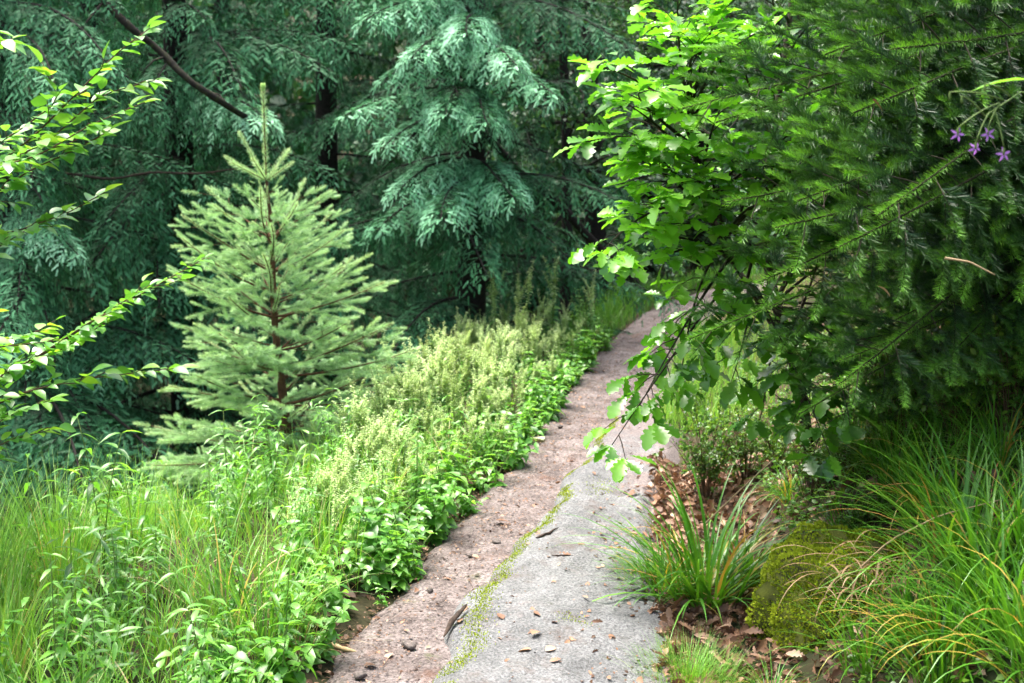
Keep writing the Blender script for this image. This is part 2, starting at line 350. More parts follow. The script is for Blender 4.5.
lpx = [hit(*p) for p in ((395, 722), (415, 683), (440, 625), (475, 580), (520, 545), (552, 500), (585, 455), (606, 420), (622, 395))]
ly = np.array([p[1] for p in lpx]); lx = np.array([p[0] for p in lpx])
def slab_left(y): return np.interp(y, np.concatenate([[0], ly]), np.concatenate([[lx[0]-.05], lx]))+.025*np.sin(y*7.3)+.012*np.sin(y*19)
def slab_right(y): return xc(y)+hw(y)+.16*np.sin(y*2.1)*.4+.10
Y0, Y1 = 1.2, float(ly[-1])+.3
vy = np.arange(Y0, Y1, .025); vs = np.linspace(0, 1, 60)
S, Ys = np.meshgrid(vs, vy)
Xs = slab_left(Ys)*(1-S)+slab_right(Ys)*S
def slab_z(x, y, s):
    prof = -.05+.095*sstep(0, .09, s)+.035*sstep(.05, .22, s)-.02*sstep(.2, .7, s)-.11*sstep(.74, 1, s)
    tap = 1-sstep(Y1-2.0, Y1, y)
    ridge = .018*wob(x*4+y, y*3, 7)+.007*wob(x*13, y*11, 3)+.0035*wob(x*37, y*31, 6)
    return H(x, y)+(prof+ridge*(.3+.7*sstep(.05, .2, s)))*tap-.05*(1-tap)*1.0+.0*s
Zs = slab_z(Xs, Ys, S)
slab = tag(link('rock_slab', grid_mesh(Xs, Ys, Zs, M['granite'], 'rock_slab', (sstep(4.6, Y1-.4, Ys)*.75+sstep(.62, .95, S)*.5+.30*sstep(.5, .8, .5+.5*wob(Xs*3, Ys*2.2, 9))).ravel())), 'long grey granite slab with a mossy edge set into the path', 'rock', kind='thing')
b = MB(); n = 16000
y = R.uniform(Y0, Y1-1.0, n); s = np.clip(.135+.03*np.sin(y*5.1)+R.normal(0, .026, n), .03, .4)
keep = (wob(y*2.2, y*3.7, 2) > -.35); y, s = y[keep], s[keep]
extra = R.uniform(0, 1, 500); y = np.concatenate([y, 3.9+R.normal(0, .03, 120), 5.6+R.normal(0, .1, 300)]); s = np.concatenate([s, .50+R.normal(0, .03, 120), .42+R.normal(0, .08, 300)])
x = slab_left(y)*(1-s)+slab_right(y)*s; n = len(y)
b.blades(np.stack([x, y, slab_z(x, y, s)-.002], 1), R.uniform(0, 6.28, n), R.uniform(.004, .010, n), R.uniform(.003, .006, n), R.uniform(0, .9, n), R.uniform(0, 1, n), R.beta(2, 2.5, n)*.8, K=2)
link('moss_strip', b.mesh('moss_strip', M['moss']), slab)

def surf(x, y):
    """height of whatever is trodden there: slab or path or ground"""
    x = np.asarray(x, float); y = np.asarray(y, float)
    s = (x-slab_left(y))/(slab_right(y)-slab_left(y))
    zs = np.where((s > 0) & (s < 1) & (y > Y0) & (y < Y1), slab_z(x, y, np.clip(s, 0, 1)), -9)
    zp = H(x, y)+np.where(np.abs(x-xc(y)) < hw(y)*.9, .016, 0)
    return np.maximum(zs, zp)

# litter: far too many chips to count
b = MB(); n = 9500
y = 2.6+R.beta(1.1, 2.6, n)*12; x = xc(y)+hw(y)*R.uniform(-1.1, 1.15, n)
s = (x-slab_left(y))/(slab_right(y)-slab_left(y)); on = (s > .03) & (s < .85) & (y < Y1-.6)
keep = ~on | (R.uniform(size=n) < .10+.75*sstep(.45, .85, s)*(wob(x*5, y*4, 6) > -.1)); x, y = x[keep], y[keep]; n = len(x)
d = np.stack([*R.normal(size=(2, n)), R.normal(0, .15, n)], 1)
b.scatter(OVAL[1], np.stack([x, y, surf(x, y)+.003], 1), d, np.stack([R.normal(0, .4, n), R.normal(0, .4, n), np.ones(n)], 1), np.exp(R.normal(-4.75, .45, n)), np.clip(R.beta(1.6, 2.2, n)-.05, 0, 1))
n = 4200
y = R.uniform(2.6, 6.2, n); x = xc(y)+hw(y)+.02+np.abs(R.normal(0, .24, n))-.06
d = np.stack([*R.normal(size=(2, n)), R.normal(0, .35, n)], 1)
for k in range(2):
    q = slice(k, None, 2)
    b.scatter(OAKL[1+2*k], np.stack([x, y, surf(x, y)+R.uniform(.003, .03, n)], 1)[q], d[q], np.stack([R.normal(0, 1.2, n), R.normal(0, 1.2, n), np.ones(n)], 1)[q], np.stack([R.uniform(.02, .055, n)]*2+[R.uniform(.05, .16, n)], 1)[q], R.beta(1.6, 1.6, n)[q])
n = 700
y = R.uniform(2.8, 6.2, n); s = 1-np.abs(R.normal(0, .26, n)); kk = (wob(y*3, s*9, 4) > .0) & (s > .3); y, s = y[kk], s[kk]; n = len(y); x = slab_left(y)*(1-s)+slab_right(y)*s
b.scatter(OAKL[3], np.stack([x, y, surf(x, y)+.006], 1), np.stack([*R.normal(size=(2, n)), R.normal(0, .25, n)], 1), np.stack([R.normal(0, .7, n), R.normal(0, .7, n), np.ones(n)], 1), R.uniform(.015, .04, n), R.beta(1.8, 1.6, n))
n = 3600
y = R.uniform(2.4, 6.5, n); x = xc(y)+hw(y)+R.uniform(.25, 1.6, n)
b.scatter(OAKL[3], np.stack([x, y, H(x, y)+R.uniform(.0, .03, n)], 1), np.stack([*R.normal(size=(2, n)), R.normal(0, .4, n)], 1), np.stack([R.normal(0, .8, n), R.normal(0, .8, n), np.ones(n)], 1), R.uniform(.02, .06, n), R.beta(1.3, 2.2, n))
n = 3000                                                     # beneath the left plants
y = R.uniform(3, 11, n); x = xc(y)-hw(y)-R.uniform(-.02, .5, n)
d = np.stack([*R.normal(size=(2, n)), R.normal(0, .2, n)], 1)
b.scatter(OVAL[1], np.stack([x, y, H(x, y)+.006], 1), d, np.stack([R.normal(0, .5, n), R.normal(0, .5, n), np.ones(n)], 1), np.exp(R.normal(-4.0, .4, n)), R.beta(1.3, 3, n)*.7)
tag(link('leaf_litter', b.mesh('leaf_litter', M['litter'])), 'small brown chips and dead leaves strewn over path and bank', kind='stuff')

# ------------------------------------------------------------------ fallen leaves one could pick up
leafm = []
for k in range(4):
    b = MB(); b.scatter(OAKL[k] if k < 3 else OVAL[1], np.zeros((1, 3)), np.array([[0, 1., 0]]), np.array([[0, 0, 1.]]), 1, .45+.12*k)
    leafm.append(b.mesh('fallen_leaf', M['litter']))
pale = []
def fallen(px, py, size, label, k=0, rz=None, group='fallen leaves on the path', tilt=.16, mat=None):
    p = hit(px, py); p[2] = float(surf(p[0], p[1]))+.004
    o = link('fallen_leaf', leafm[k], None, p, rot=(R.normal(0, tilt), R.normal(0, tilt), R.uniform(0, 6.28) if rz is None else rz), sc=size)
    return tag(o, label, 'leaf', group)
for a in ((573, 577, .10, 'big crumpled russet oak leaf alone in the middle of the grey slab', 0),
          (467, 622, .04, 'small dark red curled leaf on the mossy slab edge', 1),
          (462, 636, .045, 'pale pink brown leaf just inside the mossy slab edge', 2),
          (497, 637, .05, 'orange brown leaf lying on the lower grey slab', 0),
          (532, 632, .035, 'dark brown curled scrap of leaf on the lower grey slab', 1),
          (540, 657, .06, 'yellow brown leaf on the bare rock above the pale oval leaf', 2),
          (531, 675, .05, 'pale cream oval leaf flat on the slab at its lower end', 3),
          (608, 604, .07, 'rust coloured oak leaf at the slab edge under the wood rush', 0),
          (604, 585, .05, 'yellowish narrow leaf beside the fine green grass on the slab', 3),
          (393, 659, .05, 'ochre leaf on the dirt beside the dark bark strip', 3),
          (382, 646, .07, 'reddish brown folded leaf on the dirt path', 1),
          (511, 527, .07, 'broad tan leaf on the dirt next to the slab moss', 0),
          (442, 583, .04, 'orange leaf scrap in the middle of the dirt path', 1),
          (575, 464, .045, 'orange yellow leaf where the slab meets the far dirt path', 0),
          (420, 548, .05, 'pinkish brown leaf on dirt close to the green herbs', 2),
          (637, 505, .07, 'light brown oak leaf under the oak twigs by the path', 0)):
    fallen(*a)
o = fallen(543, 444, .12, 'large pale green leaf lying by the path edge herbs', 3, .5, tilt=.1)
b = MB(); b.scatter(OVAL[0], np.zeros((1, 3)), np.array([[0, 1., 0]]), np.array([[0, 0, 1.]]), 1, .97); b2 = b.mesh('fallen_leaf', leaf_mat('pale leaf', [(0, (.4, .5, .3)), (1, (.55, .62, .42))])); o.data = b2
for k in range(46):
    t = R.uniform(); yv = 3.3+5.5*t**1.6; xv = xc(yv)+hw(yv)*R.uniform(-.85, .95); zv = float(surf(xv, yv))+.004
    s_ = (xv-slab_left(yv))/(slab_right(yv)-slab_left(yv))
    if 0 < s_ < 1 and yv < Y1: lb = 'small brown dead leaf lying among others on the grey slab'; gr = 'dead leaves scattered on the slab'
    else: lb = 'small brown dead leaf lying among others on the dirt path'; gr = 'dead leaves scattered on the dirt'
    tag(link('fallen_leaf', leafm[int(R.integers(0, 4))], None, (xv, yv, zv), rot=(R.normal(0, .15), R.normal(0, .15), R.uniform(0, 6.28)), sc=R.uniform(.022, .045)), lb, 'leaf', gr)
# bark strip, stones, pale twig
p = hit(444, 648); q = hit(467, 626)
b = MB(); mid = (p+q)/2; c = qbez(p, mid+np.array([.01, 0, .02]), q, 8); c[:, 2] = surf(c[:, 0], c[:, 1])+.022; b.tube(c, [.003, .008, .011, .009, .010, .007, .007, .002], 5)
tag(link('bark_strip', b.mesh('bark_strip', M['bark'])), 'dark strip of bark leaning on the slab edge above the dirt', 'bark')
p = hit(536, 560); q = hit(558, 548)
b = MB(); c = qbez(p, (p+q)/2, q, 6); c[:, 2] = surf(c[:, 0], c[:, 1])+.006; b.tube(c, [.002, .006, .005, .006, .004, .002], 5)
tag(link('bark_strip', b.mesh('bark_strip', M['bark'])), 'short dark bark piece lying on the upper grey slab', 'bark')
p = hit(330, 648); q = hit(357, 656)
b = MB(); c = qbez(p, (p+q)/2+np.array([0, 0, .02]), q, 8); c[:, 2] = surf(c[:, 0], c[:, 1])+.012; b.tube(c, [.003, .008, .009, .007, .009, .007, .006, .003], 6)
tag(link('dry_stick', b.mesh('dry_stick', M['straw'])), 'pale weathered stick on the dirt at the edge of the grass', 'stick')
p = hit(368, 566); q = hit(425, 533)
b = MB(); c = qbez(p, (p+q)/2+np.array([0, 0, .05]), q, 10); c[:, 2] = surf(c[:, 0], c[:, 1])+.02+.05*np.sin(np.linspace(0, 2.6, 10)); b.tube(c, .0025, 5)
tag(link('dry_stick', b.mesh('dry_stick', M['straw'])), 'thin straw coloured stalk poking from herbs over the dirt', 'stick')
def stone(px, py, size, label, seed):
    r = np.random.default_rng(seed); p = hit(px, py); p[2] = float(surf(p[0], p[1]))
    nu, nv = 12, 8; b = MB(); th = np.linspace(0, 2*math.pi, nu, endpoint=False); ph = np.linspace(.02, math.pi-.02, nv)
    T, F = np.meshgrid(th, ph); d = np.stack([np.sin(F)*np.cos(T), np.sin(F)*np.sin(T), np.cos(F)], -1)
    rr = 1+.16*np.sin(d[..., 0]*3+seed)+.14*np.sin(d[..., 1]*4+2*seed)+.1*np.sin(d[..., 2]*5+d[..., 0]*3)
    v = d*rr[..., None]*np.array([1, .75, .55])*size
    i = np.arange(nv-1)[:, None]*nu; j = np.arange(nu)[None]; j2 = (j+1) % nu
    f = np.stack([i+j, i+nu+j, i+nu+j2, i+j2], -1).reshape(-1, 4); b.add(v.reshape(-1, 3), f, .5)
    tag(link('stone', b.mesh('stone', M['pebble']), None, p+np.array([0, 0, size*.25]), R.uniform(0, 6)), label, 'stone', 'loose stones on the path')
for k, a in enumerate(((497, 547, .022, 'roundish grey stone on the dirt halfway along the slab moss'), (430, 595, .018, 'dark stone in the dirt left of the slab'), (409, 652, .026, 'brown stone touching the dark bark strip'),
                       (361, 682, .02, 'small stone at the grassy foot of the dirt path'), (470, 560, .014, 'tiny grey pebble on the dirt between herbs and slab'), (560, 430, .02, 'flat stone further up the dirt path'))):
    stone(*a, k+3)

# ------------------------------------------------------------------ spruce branches with real needles
def spruce_branch(L, tpl, tl, r, rise=.15, droop=.1, lat=.5, wood=.006, gap=.055, tipvar=.45, basevar=.25, sub=True, bare=.12, roll=.35, hang=.0):
    """branch along +y from the origin; mesh slots: bark, needles"""
    b = MB(); t = np.linspace(0, 1, 14)
    ax = np.stack([.03*L*np.sin(t*4+r.uniform(0, 6)), L*t, L*(rise*t-droop*t*t)], 1)
    b.tube(ax, wood*(1-.75*t)+.0012, 6, .5, 0)
    pos, dr, ups, var, scl = [], [], [], [], []
    def along(c, v0, v1, s0=0.0):
        ln = np.linalg.norm(np.diff(c, axis=0), axis=1).sum(); k = max(1, int(round(ln/tl)))
        cum = np.concatenate([[0], np.cumsum(np.linalg.norm(np.diff(c, axis=0), axis=1))])
        for i in range(k):
            a, e = ln*i/k, ln*(i+1)/k
            pa = np.array([np.interp(a, cum, c[:, m]) for m in range(3)]); pe = np.array([np.interp(e, cum, c[:, m]) for m in range(3)])
            if a/ln < s0: continue
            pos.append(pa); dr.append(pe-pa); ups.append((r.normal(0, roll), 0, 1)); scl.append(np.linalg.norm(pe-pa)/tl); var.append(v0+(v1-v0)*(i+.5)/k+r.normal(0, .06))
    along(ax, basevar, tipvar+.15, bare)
    nlat = int(L/gap)
    for i in range(nlat):
        tt = .12+.86*(i+r.uniform(0, .5))/nlat; p0 = np.array([np.interp(tt, t, ax[:, m]) for m in range(3)])
        s = 1 if i % 2 else -1; ll = L*lat*(1-tt)**.75*r.uniform(.7, 1.1)+tl*.9
        a = rad(r.uniform(42, 60))*s; d = np.array([math.sin(a), math.cos(a), r.uniform(-.18, .16)+rise*.5-hang*r.uniform(.3, 1.4)]); q = np.linspace(0, 1, 6)[:, None]
        c = p0+d*ll*q+np.array([0, .14*ll, -.10*ll])*q*q
        b.tube(c, np.linspace(.0016, .0009, 6), 4, .5, 0)
        along(c, basevar+.05, tipvar+r.uniform(-.1, .15), .04)
        if sub and ll > tl*1.8:
            for m in range(int((ll-tl)/(gap*.9))):
                qq = .2+.75*(m+r.uniform(0, .6))/max(1, int((ll-tl)/(gap*.9))); p1 = p0+d*ll*qq+np.array([0, .14*ll, -.10*ll])*qq*qq
                s2 = 1 if m % 2 else -1; a2 = a+s2*rad(r.uniform(38, 55)); l2 = (ll*.45*(1-qq)+tl*.75)*r.uniform(.7, 1.1)
                c2 = p1+np.array([math.sin(a2), math.cos(a2), r.uniform(-.2, .15)-hang])*l2*np.linspace(0, 1, 4)[:, None]
                along(c2, basevar+.1, tipvar+r.uniform(-.1, .2))
    pos, dr, ups, var, scl = map(np.array, (pos, dr, ups, var, scl)); ch = r.integers(0, len(tpl), len(pos))
    for k in range(len(tpl)):
        q = ch == k
        b.scatter(tpl[k], pos[q], dr[q], ups[q], scl[q], np.clip(var[q], 0, 1), 1)
    return b
def euler_for(d, roll=0.0):
    """rotation taking +y to d with z kept up"""
    d = unit(d); return (math.asin(max(-1, min(1, d[2]))), roll, math.atan2(-d[0], d[1]))

# young spruce --------------------------------------------------------------
rs = np.random.default_rng(5)
ytl = .085
YT = [scaled(brush(130, .25, .032, rs, 0, 52), ytl) for _ in range(3)]
ymesh = {}
for nm, L in (('a', .80), ('b', .62), ('c', .45), ('d', .30)):
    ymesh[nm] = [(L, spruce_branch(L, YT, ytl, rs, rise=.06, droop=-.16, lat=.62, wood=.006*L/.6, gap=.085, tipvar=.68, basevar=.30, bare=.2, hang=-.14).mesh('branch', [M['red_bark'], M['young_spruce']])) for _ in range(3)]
YB = P(290, 505, 6.7); YB[2] = float(H(YB[0], YB[1])); YTop = P(263, 86, 6.7)
ys_ = thing('young_spruce', 'young pale green spruce with upright leader standing past the grass', 'tree', YB)
hgt = YTop[2]-YB[2]; lead = .50
b = MB(); tt = np.linspace(0, 1, 12); lean = YTop[0]-YB[0]
trunk = np.stack([lean*tt+.01*np.sin(tt*9), 0*tt, tt*(hgt-lead)], 1); b.tube(trunk, .026*(1-tt)+.007, 8)
link('trunk', b.mesh('trunk', M['red_bark']), ys_)
def tpt(z): return np.array([np.interp(z, trunk[:, 2], trunk[:, k]) for k in range(3)])
b = MB(); top = trunk[-1]; tipv = np.array([lean+.0, 0, hgt]); c = np.linspace(top, tipv, 5); b.tube(c, np.linspace(.006, .003, 5), 6, .5, 0)
for k in range(5):
    b.scatter(scaled(YT[k % 3], 1), (top+(tipv-top)*k/5)[None], (tipv-top)[None], np.array([[1., .2, 0]]), np.linalg.norm(tipv-top)/5/ytl*1.05, .8, 1)
for k in range(10):
    a = k*.63; b.scatter(YT[k % 3], (tipv-np.array([0, 0, .03]))[None], np.array([[math.cos(a)*.25, math.sin(a)*.25, 1]]), np.array([[1., .3, 0]]), .5, .9, 1)
link('leader_shoot', b.mesh('leader_shoot', [M['red_bark'], M['young_spruce']]), ys_)
for dx, dz, dy in ((-.22, .13, .0), (-.16, .10, -.14), (-.15, .26, .05), (.15, .10, -.03), (.10, .17, .14), (-.04, .12, -.16)):
    b = MB(); d = np.array([dx, dy, dz]); ln = np.linalg.norm(d); k = max(2, int(ln/ytl)); b.tube(np.stack([top, top+d*.5, top+d]), [.004, .003, .002], 5, .5, 0)
    for i in range(k): b.scatter(YT[i % 3], (top+d*i/k)[None], d[None], np.array([[.2, .3, 1]]), ln/k/ytl, .8, 1)
    link('side_shoot', b.mesh('side_shoot', [M['red_bark'], M['young_spruce']]), ys_)
z = hgt-lead-.34; ring = 0
while z > .0:
    f = 1-z/(hgt-lead); Lb = .33+.50*f**.8
    nb = 7
    for i in range(nb):
        az = i*2*math.pi/nb+ring*1.13+rs.uniform(-.3, .3); el = rad(44-54*f**.7+rs.uniform(-8, 8)); L = Lb*rs.uniform(.75, 1.1)*(.55 if i % 3 == 2 and f > .2 else 1)
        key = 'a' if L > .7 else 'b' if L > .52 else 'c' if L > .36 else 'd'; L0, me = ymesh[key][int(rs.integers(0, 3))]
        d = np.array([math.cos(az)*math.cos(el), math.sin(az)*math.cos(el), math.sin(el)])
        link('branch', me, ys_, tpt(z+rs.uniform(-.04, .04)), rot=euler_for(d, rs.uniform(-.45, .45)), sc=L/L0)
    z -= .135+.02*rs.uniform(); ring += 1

for k in range(7):
    az = k*2.4; me = ymesh['d'][k % 3][1]; d = np.array([math.cos(az)*.8, math.sin(az)*.8, .75])
    link('branch', me, ys_, tpt(hgt-lead-.08-.035*k), rot=euler_for(d), sc=.42+.03*k)
# near spruce on the right bank --------------------------------------------------
rr = np.random.default_rng(21); stl = .06
ST = [scaled(brush(105, .33, .030, rr, .7, 55), stl) for _ in range(3)]
smesh = [(L, spruce_branch(L, ST, stl, rr, rise=.05, droop=.22, lat=.45, wood=.0055, gap=.066, tipvar=.82, basevar=.05, bare=.25, hang=.08).mesh('branch', [M['oak_twig'], M['spruce']])) for L in (1.45, 1.45, 1.2, 1.2, .9, .9)]  # dark inner needles carry crown shade in the colour; paler tips are new growth
TB = gp(2.25, 4.3)
sp = thing('spruce_tree', 'dark needled spruce reaching in over the right bank', 'tree', TB)
b = MB(); tt = np.linspace(0, 1, 12); b.tube(np.stack([.03*np.sin(tt*5), .03*np.cos(tt*4), tt*5.2-.1], 1), .085*(1-tt)+.012, 12); link('trunk', b.mesh('trunk', M['bark']), sp)
def spruce_at(tip, zb, mi=None, roll=0):
    o = np.array([0, 0, zb-TB[2]]); d = np.asarray(tip)-TB-o; L = np.linalg.norm(d)
    ms = smesh if mi is None else [smesh[mi]]
    L0, me = min(ms, key=lambda q: abs(q[0]-L)+rr.uniform(0, .3))
    d = d/L; d = unit(d+np.array([0, 0, .10]))
    return link('branch', me, sp, o, rot=euler_for(d, roll), sc=(max(.8, L/L0), L/L0, max(.8, L/L0)))
for px, py, Yd, dz in ((705, 72, 3.7, .15), (765, 105, 3.5, .2), (845, 170, 3.3, .25), (822, 215, 3.2, .3), (890, 240, 3.0, .3), (722, 325, 3.7, .25), (860, 300, 3.2, .35), (945, 385, 3.1, .45),
                       (790, 20, 3.9, .2), (880, 30, 3.4, .2), (930, 90, 3.1, .2), (830, -30, 3.6, .2), (960, 180, 2.9, .3), (985, 270, 2.9, .35), (830, 400, 3.7, .3), (900, 360, 3.5, .3), (1010, 40, 2.8, .2), (1000, 330, 3.3, .4),
                       (760, 170, 4.2, .2), (800, 255, 4.3, .2), (870, 130, 4.2, .2), (920, 300, 4.4, .25), (960, 400, 4.0, .3), (700, -20, 4.4, .3), (880, 430, 4.1, .3)):
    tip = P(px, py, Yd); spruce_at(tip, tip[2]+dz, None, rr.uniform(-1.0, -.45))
for i in range(46):
    az = rr.uniform(0, 6.28); zz = TB[2]+.25+rr.uniform(0, 1)*4.2; f = 1-(zz-TB[2])/5; L = 1.5*f**.6*rr.uniform(.8, 1.1)
    if abs(az-math.pi*1.15) < .75 and zz < 2.3: continue
    L0, me = smesh[int(rr.integers(0, 6))]; el = rad(rr.uniform(-15, 12))
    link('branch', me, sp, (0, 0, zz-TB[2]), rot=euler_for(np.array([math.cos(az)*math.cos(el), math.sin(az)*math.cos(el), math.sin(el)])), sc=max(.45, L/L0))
for i in range(30):
    px = rr.uniform(770, 1060); py = rr.uniform(-40, 420); Yd = rr.uniform(3.3, 4.7)
    if px < 800 and py > 120: px += 80
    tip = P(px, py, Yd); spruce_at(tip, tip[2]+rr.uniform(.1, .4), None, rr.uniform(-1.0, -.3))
# dead leaves caught in its needles
for px, py, Yd, lb, k in ((890, 297, 3.35, 'cream curled dead leaf caught on the low spruce bough', 3), (863, 284, 3.4, 'small yellow dead leaf caught on the low spruce bough', 2), (883, 112, 3.25, 'rust brown leaf hanging in the upper spruce needles', 0)):
    o = link('caught_leaf', leafm[k], None, P(px, py, Yd), rot=(1.0, .3, 1.2), sc=.045); tag(o, lb, 'leaf')

# ------------------------------------------------------------------ drooping conifers of the background
rc = np.random.default_rng(33)
def conifer_branch(L, r, droop=.25, hang=.45, v0=.3, dens=1.35, spr=.085):
    b = MB(); t = np.linspace(0, 1, 12); ax = np.stack([.04*L*np.sin(t*3+r.uniform(0, 6)), L*t, L*(.12*t-droop*t*t)], 1)
    b.tube(ax, .016*(1-.85*t)*L/2+.002, 6, .5, 0)
    pos, dr, up, var, sc = [], [], [], [], []
    nb = int(L/.055*dens)
    for i in range(nb):
        tt = .10+.9*(i+r.uniform(0, .6))/nb; p0 = np.array([np.interp(tt, t, ax[:, m]) for m in range(3)])
        s = 1 if i % 2 else -1; bl = (L*.33*(1-tt)**.7+.14)*r.uniform(.6, 1.15); a = rad(r.uniform(35, 70))*s
        d = np.array([math.sin(a), math.cos(a), r.uniform(-.15, .15)])
        k = max(3, int(bl/.026)); q = (np.arange(k)+r.uniform(0, .5, k))/k
        hg = hang*r.uniform(.6, 1.4)
        c = p0+d*bl*(q*(1-.35*q))[:, None]+np.array([0, 0, -1])*(bl*hg*q*q)[:, None]
        tg = unit(d*(1-.7*q)[:, None]+np.array([0, 0, -1])*(2*hg*q)[:, None])
        cc = p0+d*bl*(np.linspace(0, 1, 5)*(1-.35*np.linspace(0, 1, 5)))[:, None]+np.array([0, 0, -1])*(bl*hg*np.linspace(0, 1, 5)**2)[:, None]
        b.tube(cc, np.linspace(.003, .001, 5), 3, .5, 0)
        sd = unit(np.cross(tg, np.array([0, 0, 1.])+.001)); nrm = np.cross(sd, tg)
        sg = np.where(np.arange(k) % 2 == 0, 1, -1)[:, None]
        sdir = unit(tg+sd*sg*r.uniform(.5, 1.1, (k, 1))+r.normal(0, .18, (k, 3)))
        sdir[-1] = tg[-1]
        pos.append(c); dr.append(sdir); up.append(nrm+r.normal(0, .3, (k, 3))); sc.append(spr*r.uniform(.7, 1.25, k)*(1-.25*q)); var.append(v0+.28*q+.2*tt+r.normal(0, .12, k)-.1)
    pos, dr, up, sc, var = map(np.concatenate, (pos, dr, up, sc, var)); ch = r.integers(0, 4, len(pos))
    for k in range(4):
        q = ch == k; b.scatter(SPRAYS[k], pos[q], dr[q], up[q], sc[q], np.clip(var[q], 0, 1), 1)
    return b
CM = {}
for nm, droop, hang, v0 in (('curtain', .35, 1.15, .26), ('pale', .22, .55, .58), ('dark', .3, .7, .14)):  # pale and dark tones imitate lit and shaded sprays of one foliage
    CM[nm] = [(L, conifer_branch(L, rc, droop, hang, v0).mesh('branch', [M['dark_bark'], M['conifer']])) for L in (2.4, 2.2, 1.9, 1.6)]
def conifer(x, y, ht, style, label, nb=46, L=2.3, rt=.14, zmin=.5, extra=(), group='tall drooping conifers behind the path', zmax=8.5):
    base = gp(x, y); o = thing('conifer_tree', label, 'tree', base, 0, 1, group)
    b = MB(); t = np.linspace(0, 1, 14); b.tube(np.stack([.05*np.sin(t*4+x), .05*np.cos(t*5+y), -.2+t*ht], 1), rt*(1-t)+.015, 10); link('trunk', b.mesh('trunk', M['dark_bark']), o)
    st = CM[style]; nb = int(nb*1.55)
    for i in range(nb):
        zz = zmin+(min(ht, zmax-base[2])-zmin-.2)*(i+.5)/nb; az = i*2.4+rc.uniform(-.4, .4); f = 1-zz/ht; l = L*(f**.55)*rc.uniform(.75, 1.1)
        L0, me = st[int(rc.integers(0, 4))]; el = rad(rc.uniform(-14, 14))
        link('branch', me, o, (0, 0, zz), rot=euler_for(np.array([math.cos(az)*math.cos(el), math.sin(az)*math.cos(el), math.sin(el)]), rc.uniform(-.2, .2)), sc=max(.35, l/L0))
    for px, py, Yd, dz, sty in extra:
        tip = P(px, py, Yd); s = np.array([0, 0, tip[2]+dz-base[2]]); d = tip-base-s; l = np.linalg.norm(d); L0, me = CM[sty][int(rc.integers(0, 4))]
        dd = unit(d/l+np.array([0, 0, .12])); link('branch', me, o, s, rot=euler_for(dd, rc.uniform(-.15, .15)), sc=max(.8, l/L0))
    return o
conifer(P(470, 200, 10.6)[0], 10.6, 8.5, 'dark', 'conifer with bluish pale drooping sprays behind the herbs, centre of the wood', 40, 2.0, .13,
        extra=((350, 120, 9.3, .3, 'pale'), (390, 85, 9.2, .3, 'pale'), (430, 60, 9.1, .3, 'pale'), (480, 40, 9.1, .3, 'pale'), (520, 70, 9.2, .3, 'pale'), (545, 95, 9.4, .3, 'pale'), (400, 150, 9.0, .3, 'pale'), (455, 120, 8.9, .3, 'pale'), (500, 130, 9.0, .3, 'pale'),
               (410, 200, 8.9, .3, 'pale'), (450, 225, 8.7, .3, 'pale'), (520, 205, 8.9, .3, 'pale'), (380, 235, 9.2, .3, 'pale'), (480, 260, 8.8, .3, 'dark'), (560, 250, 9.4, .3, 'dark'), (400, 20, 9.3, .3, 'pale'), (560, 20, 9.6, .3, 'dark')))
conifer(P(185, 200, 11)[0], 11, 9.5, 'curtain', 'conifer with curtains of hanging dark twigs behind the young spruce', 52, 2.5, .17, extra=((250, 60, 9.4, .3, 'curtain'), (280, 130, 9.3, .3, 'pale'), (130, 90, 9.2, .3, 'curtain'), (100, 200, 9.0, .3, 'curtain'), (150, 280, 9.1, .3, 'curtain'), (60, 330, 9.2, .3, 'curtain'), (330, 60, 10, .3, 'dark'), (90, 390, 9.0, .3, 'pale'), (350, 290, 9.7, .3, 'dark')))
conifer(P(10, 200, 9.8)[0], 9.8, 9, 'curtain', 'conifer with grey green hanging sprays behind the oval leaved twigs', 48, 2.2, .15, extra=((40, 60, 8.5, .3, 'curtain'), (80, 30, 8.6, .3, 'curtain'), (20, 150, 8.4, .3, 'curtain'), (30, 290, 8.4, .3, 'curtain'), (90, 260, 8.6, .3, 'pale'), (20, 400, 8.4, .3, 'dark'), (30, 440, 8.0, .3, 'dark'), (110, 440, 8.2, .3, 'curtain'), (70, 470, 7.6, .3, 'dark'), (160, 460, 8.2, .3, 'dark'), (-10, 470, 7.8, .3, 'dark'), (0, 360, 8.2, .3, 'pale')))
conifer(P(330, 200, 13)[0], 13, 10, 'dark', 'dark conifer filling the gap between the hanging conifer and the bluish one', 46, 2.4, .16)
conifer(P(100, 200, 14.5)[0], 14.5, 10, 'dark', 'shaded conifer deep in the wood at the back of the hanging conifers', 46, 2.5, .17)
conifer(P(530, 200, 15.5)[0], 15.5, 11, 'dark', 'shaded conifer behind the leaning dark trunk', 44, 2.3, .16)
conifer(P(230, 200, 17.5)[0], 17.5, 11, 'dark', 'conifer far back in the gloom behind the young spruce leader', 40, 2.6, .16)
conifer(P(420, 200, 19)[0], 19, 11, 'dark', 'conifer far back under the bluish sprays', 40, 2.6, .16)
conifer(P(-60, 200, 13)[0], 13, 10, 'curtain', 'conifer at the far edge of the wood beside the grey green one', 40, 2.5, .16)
conifer(3.9, 7.6, 8, 'dark', 'shaded conifer on top of the bank behind the dark needled spruce', 40, 1.9, .14, .3, group='shaded conifers up the right bank')
conifer(5.1, 10.6, 9, 'dark', 'conifer higher up the bank behind the oak', 36, 2.0, .14, .3, group='shaded conifers up the right bank')
conifer(6.3, 14.5, 9, 'dark', 'conifer beyond the path bend behind the oak leaves', 36, 2.4, .14, .3, group='shaded conifers up the right bank')

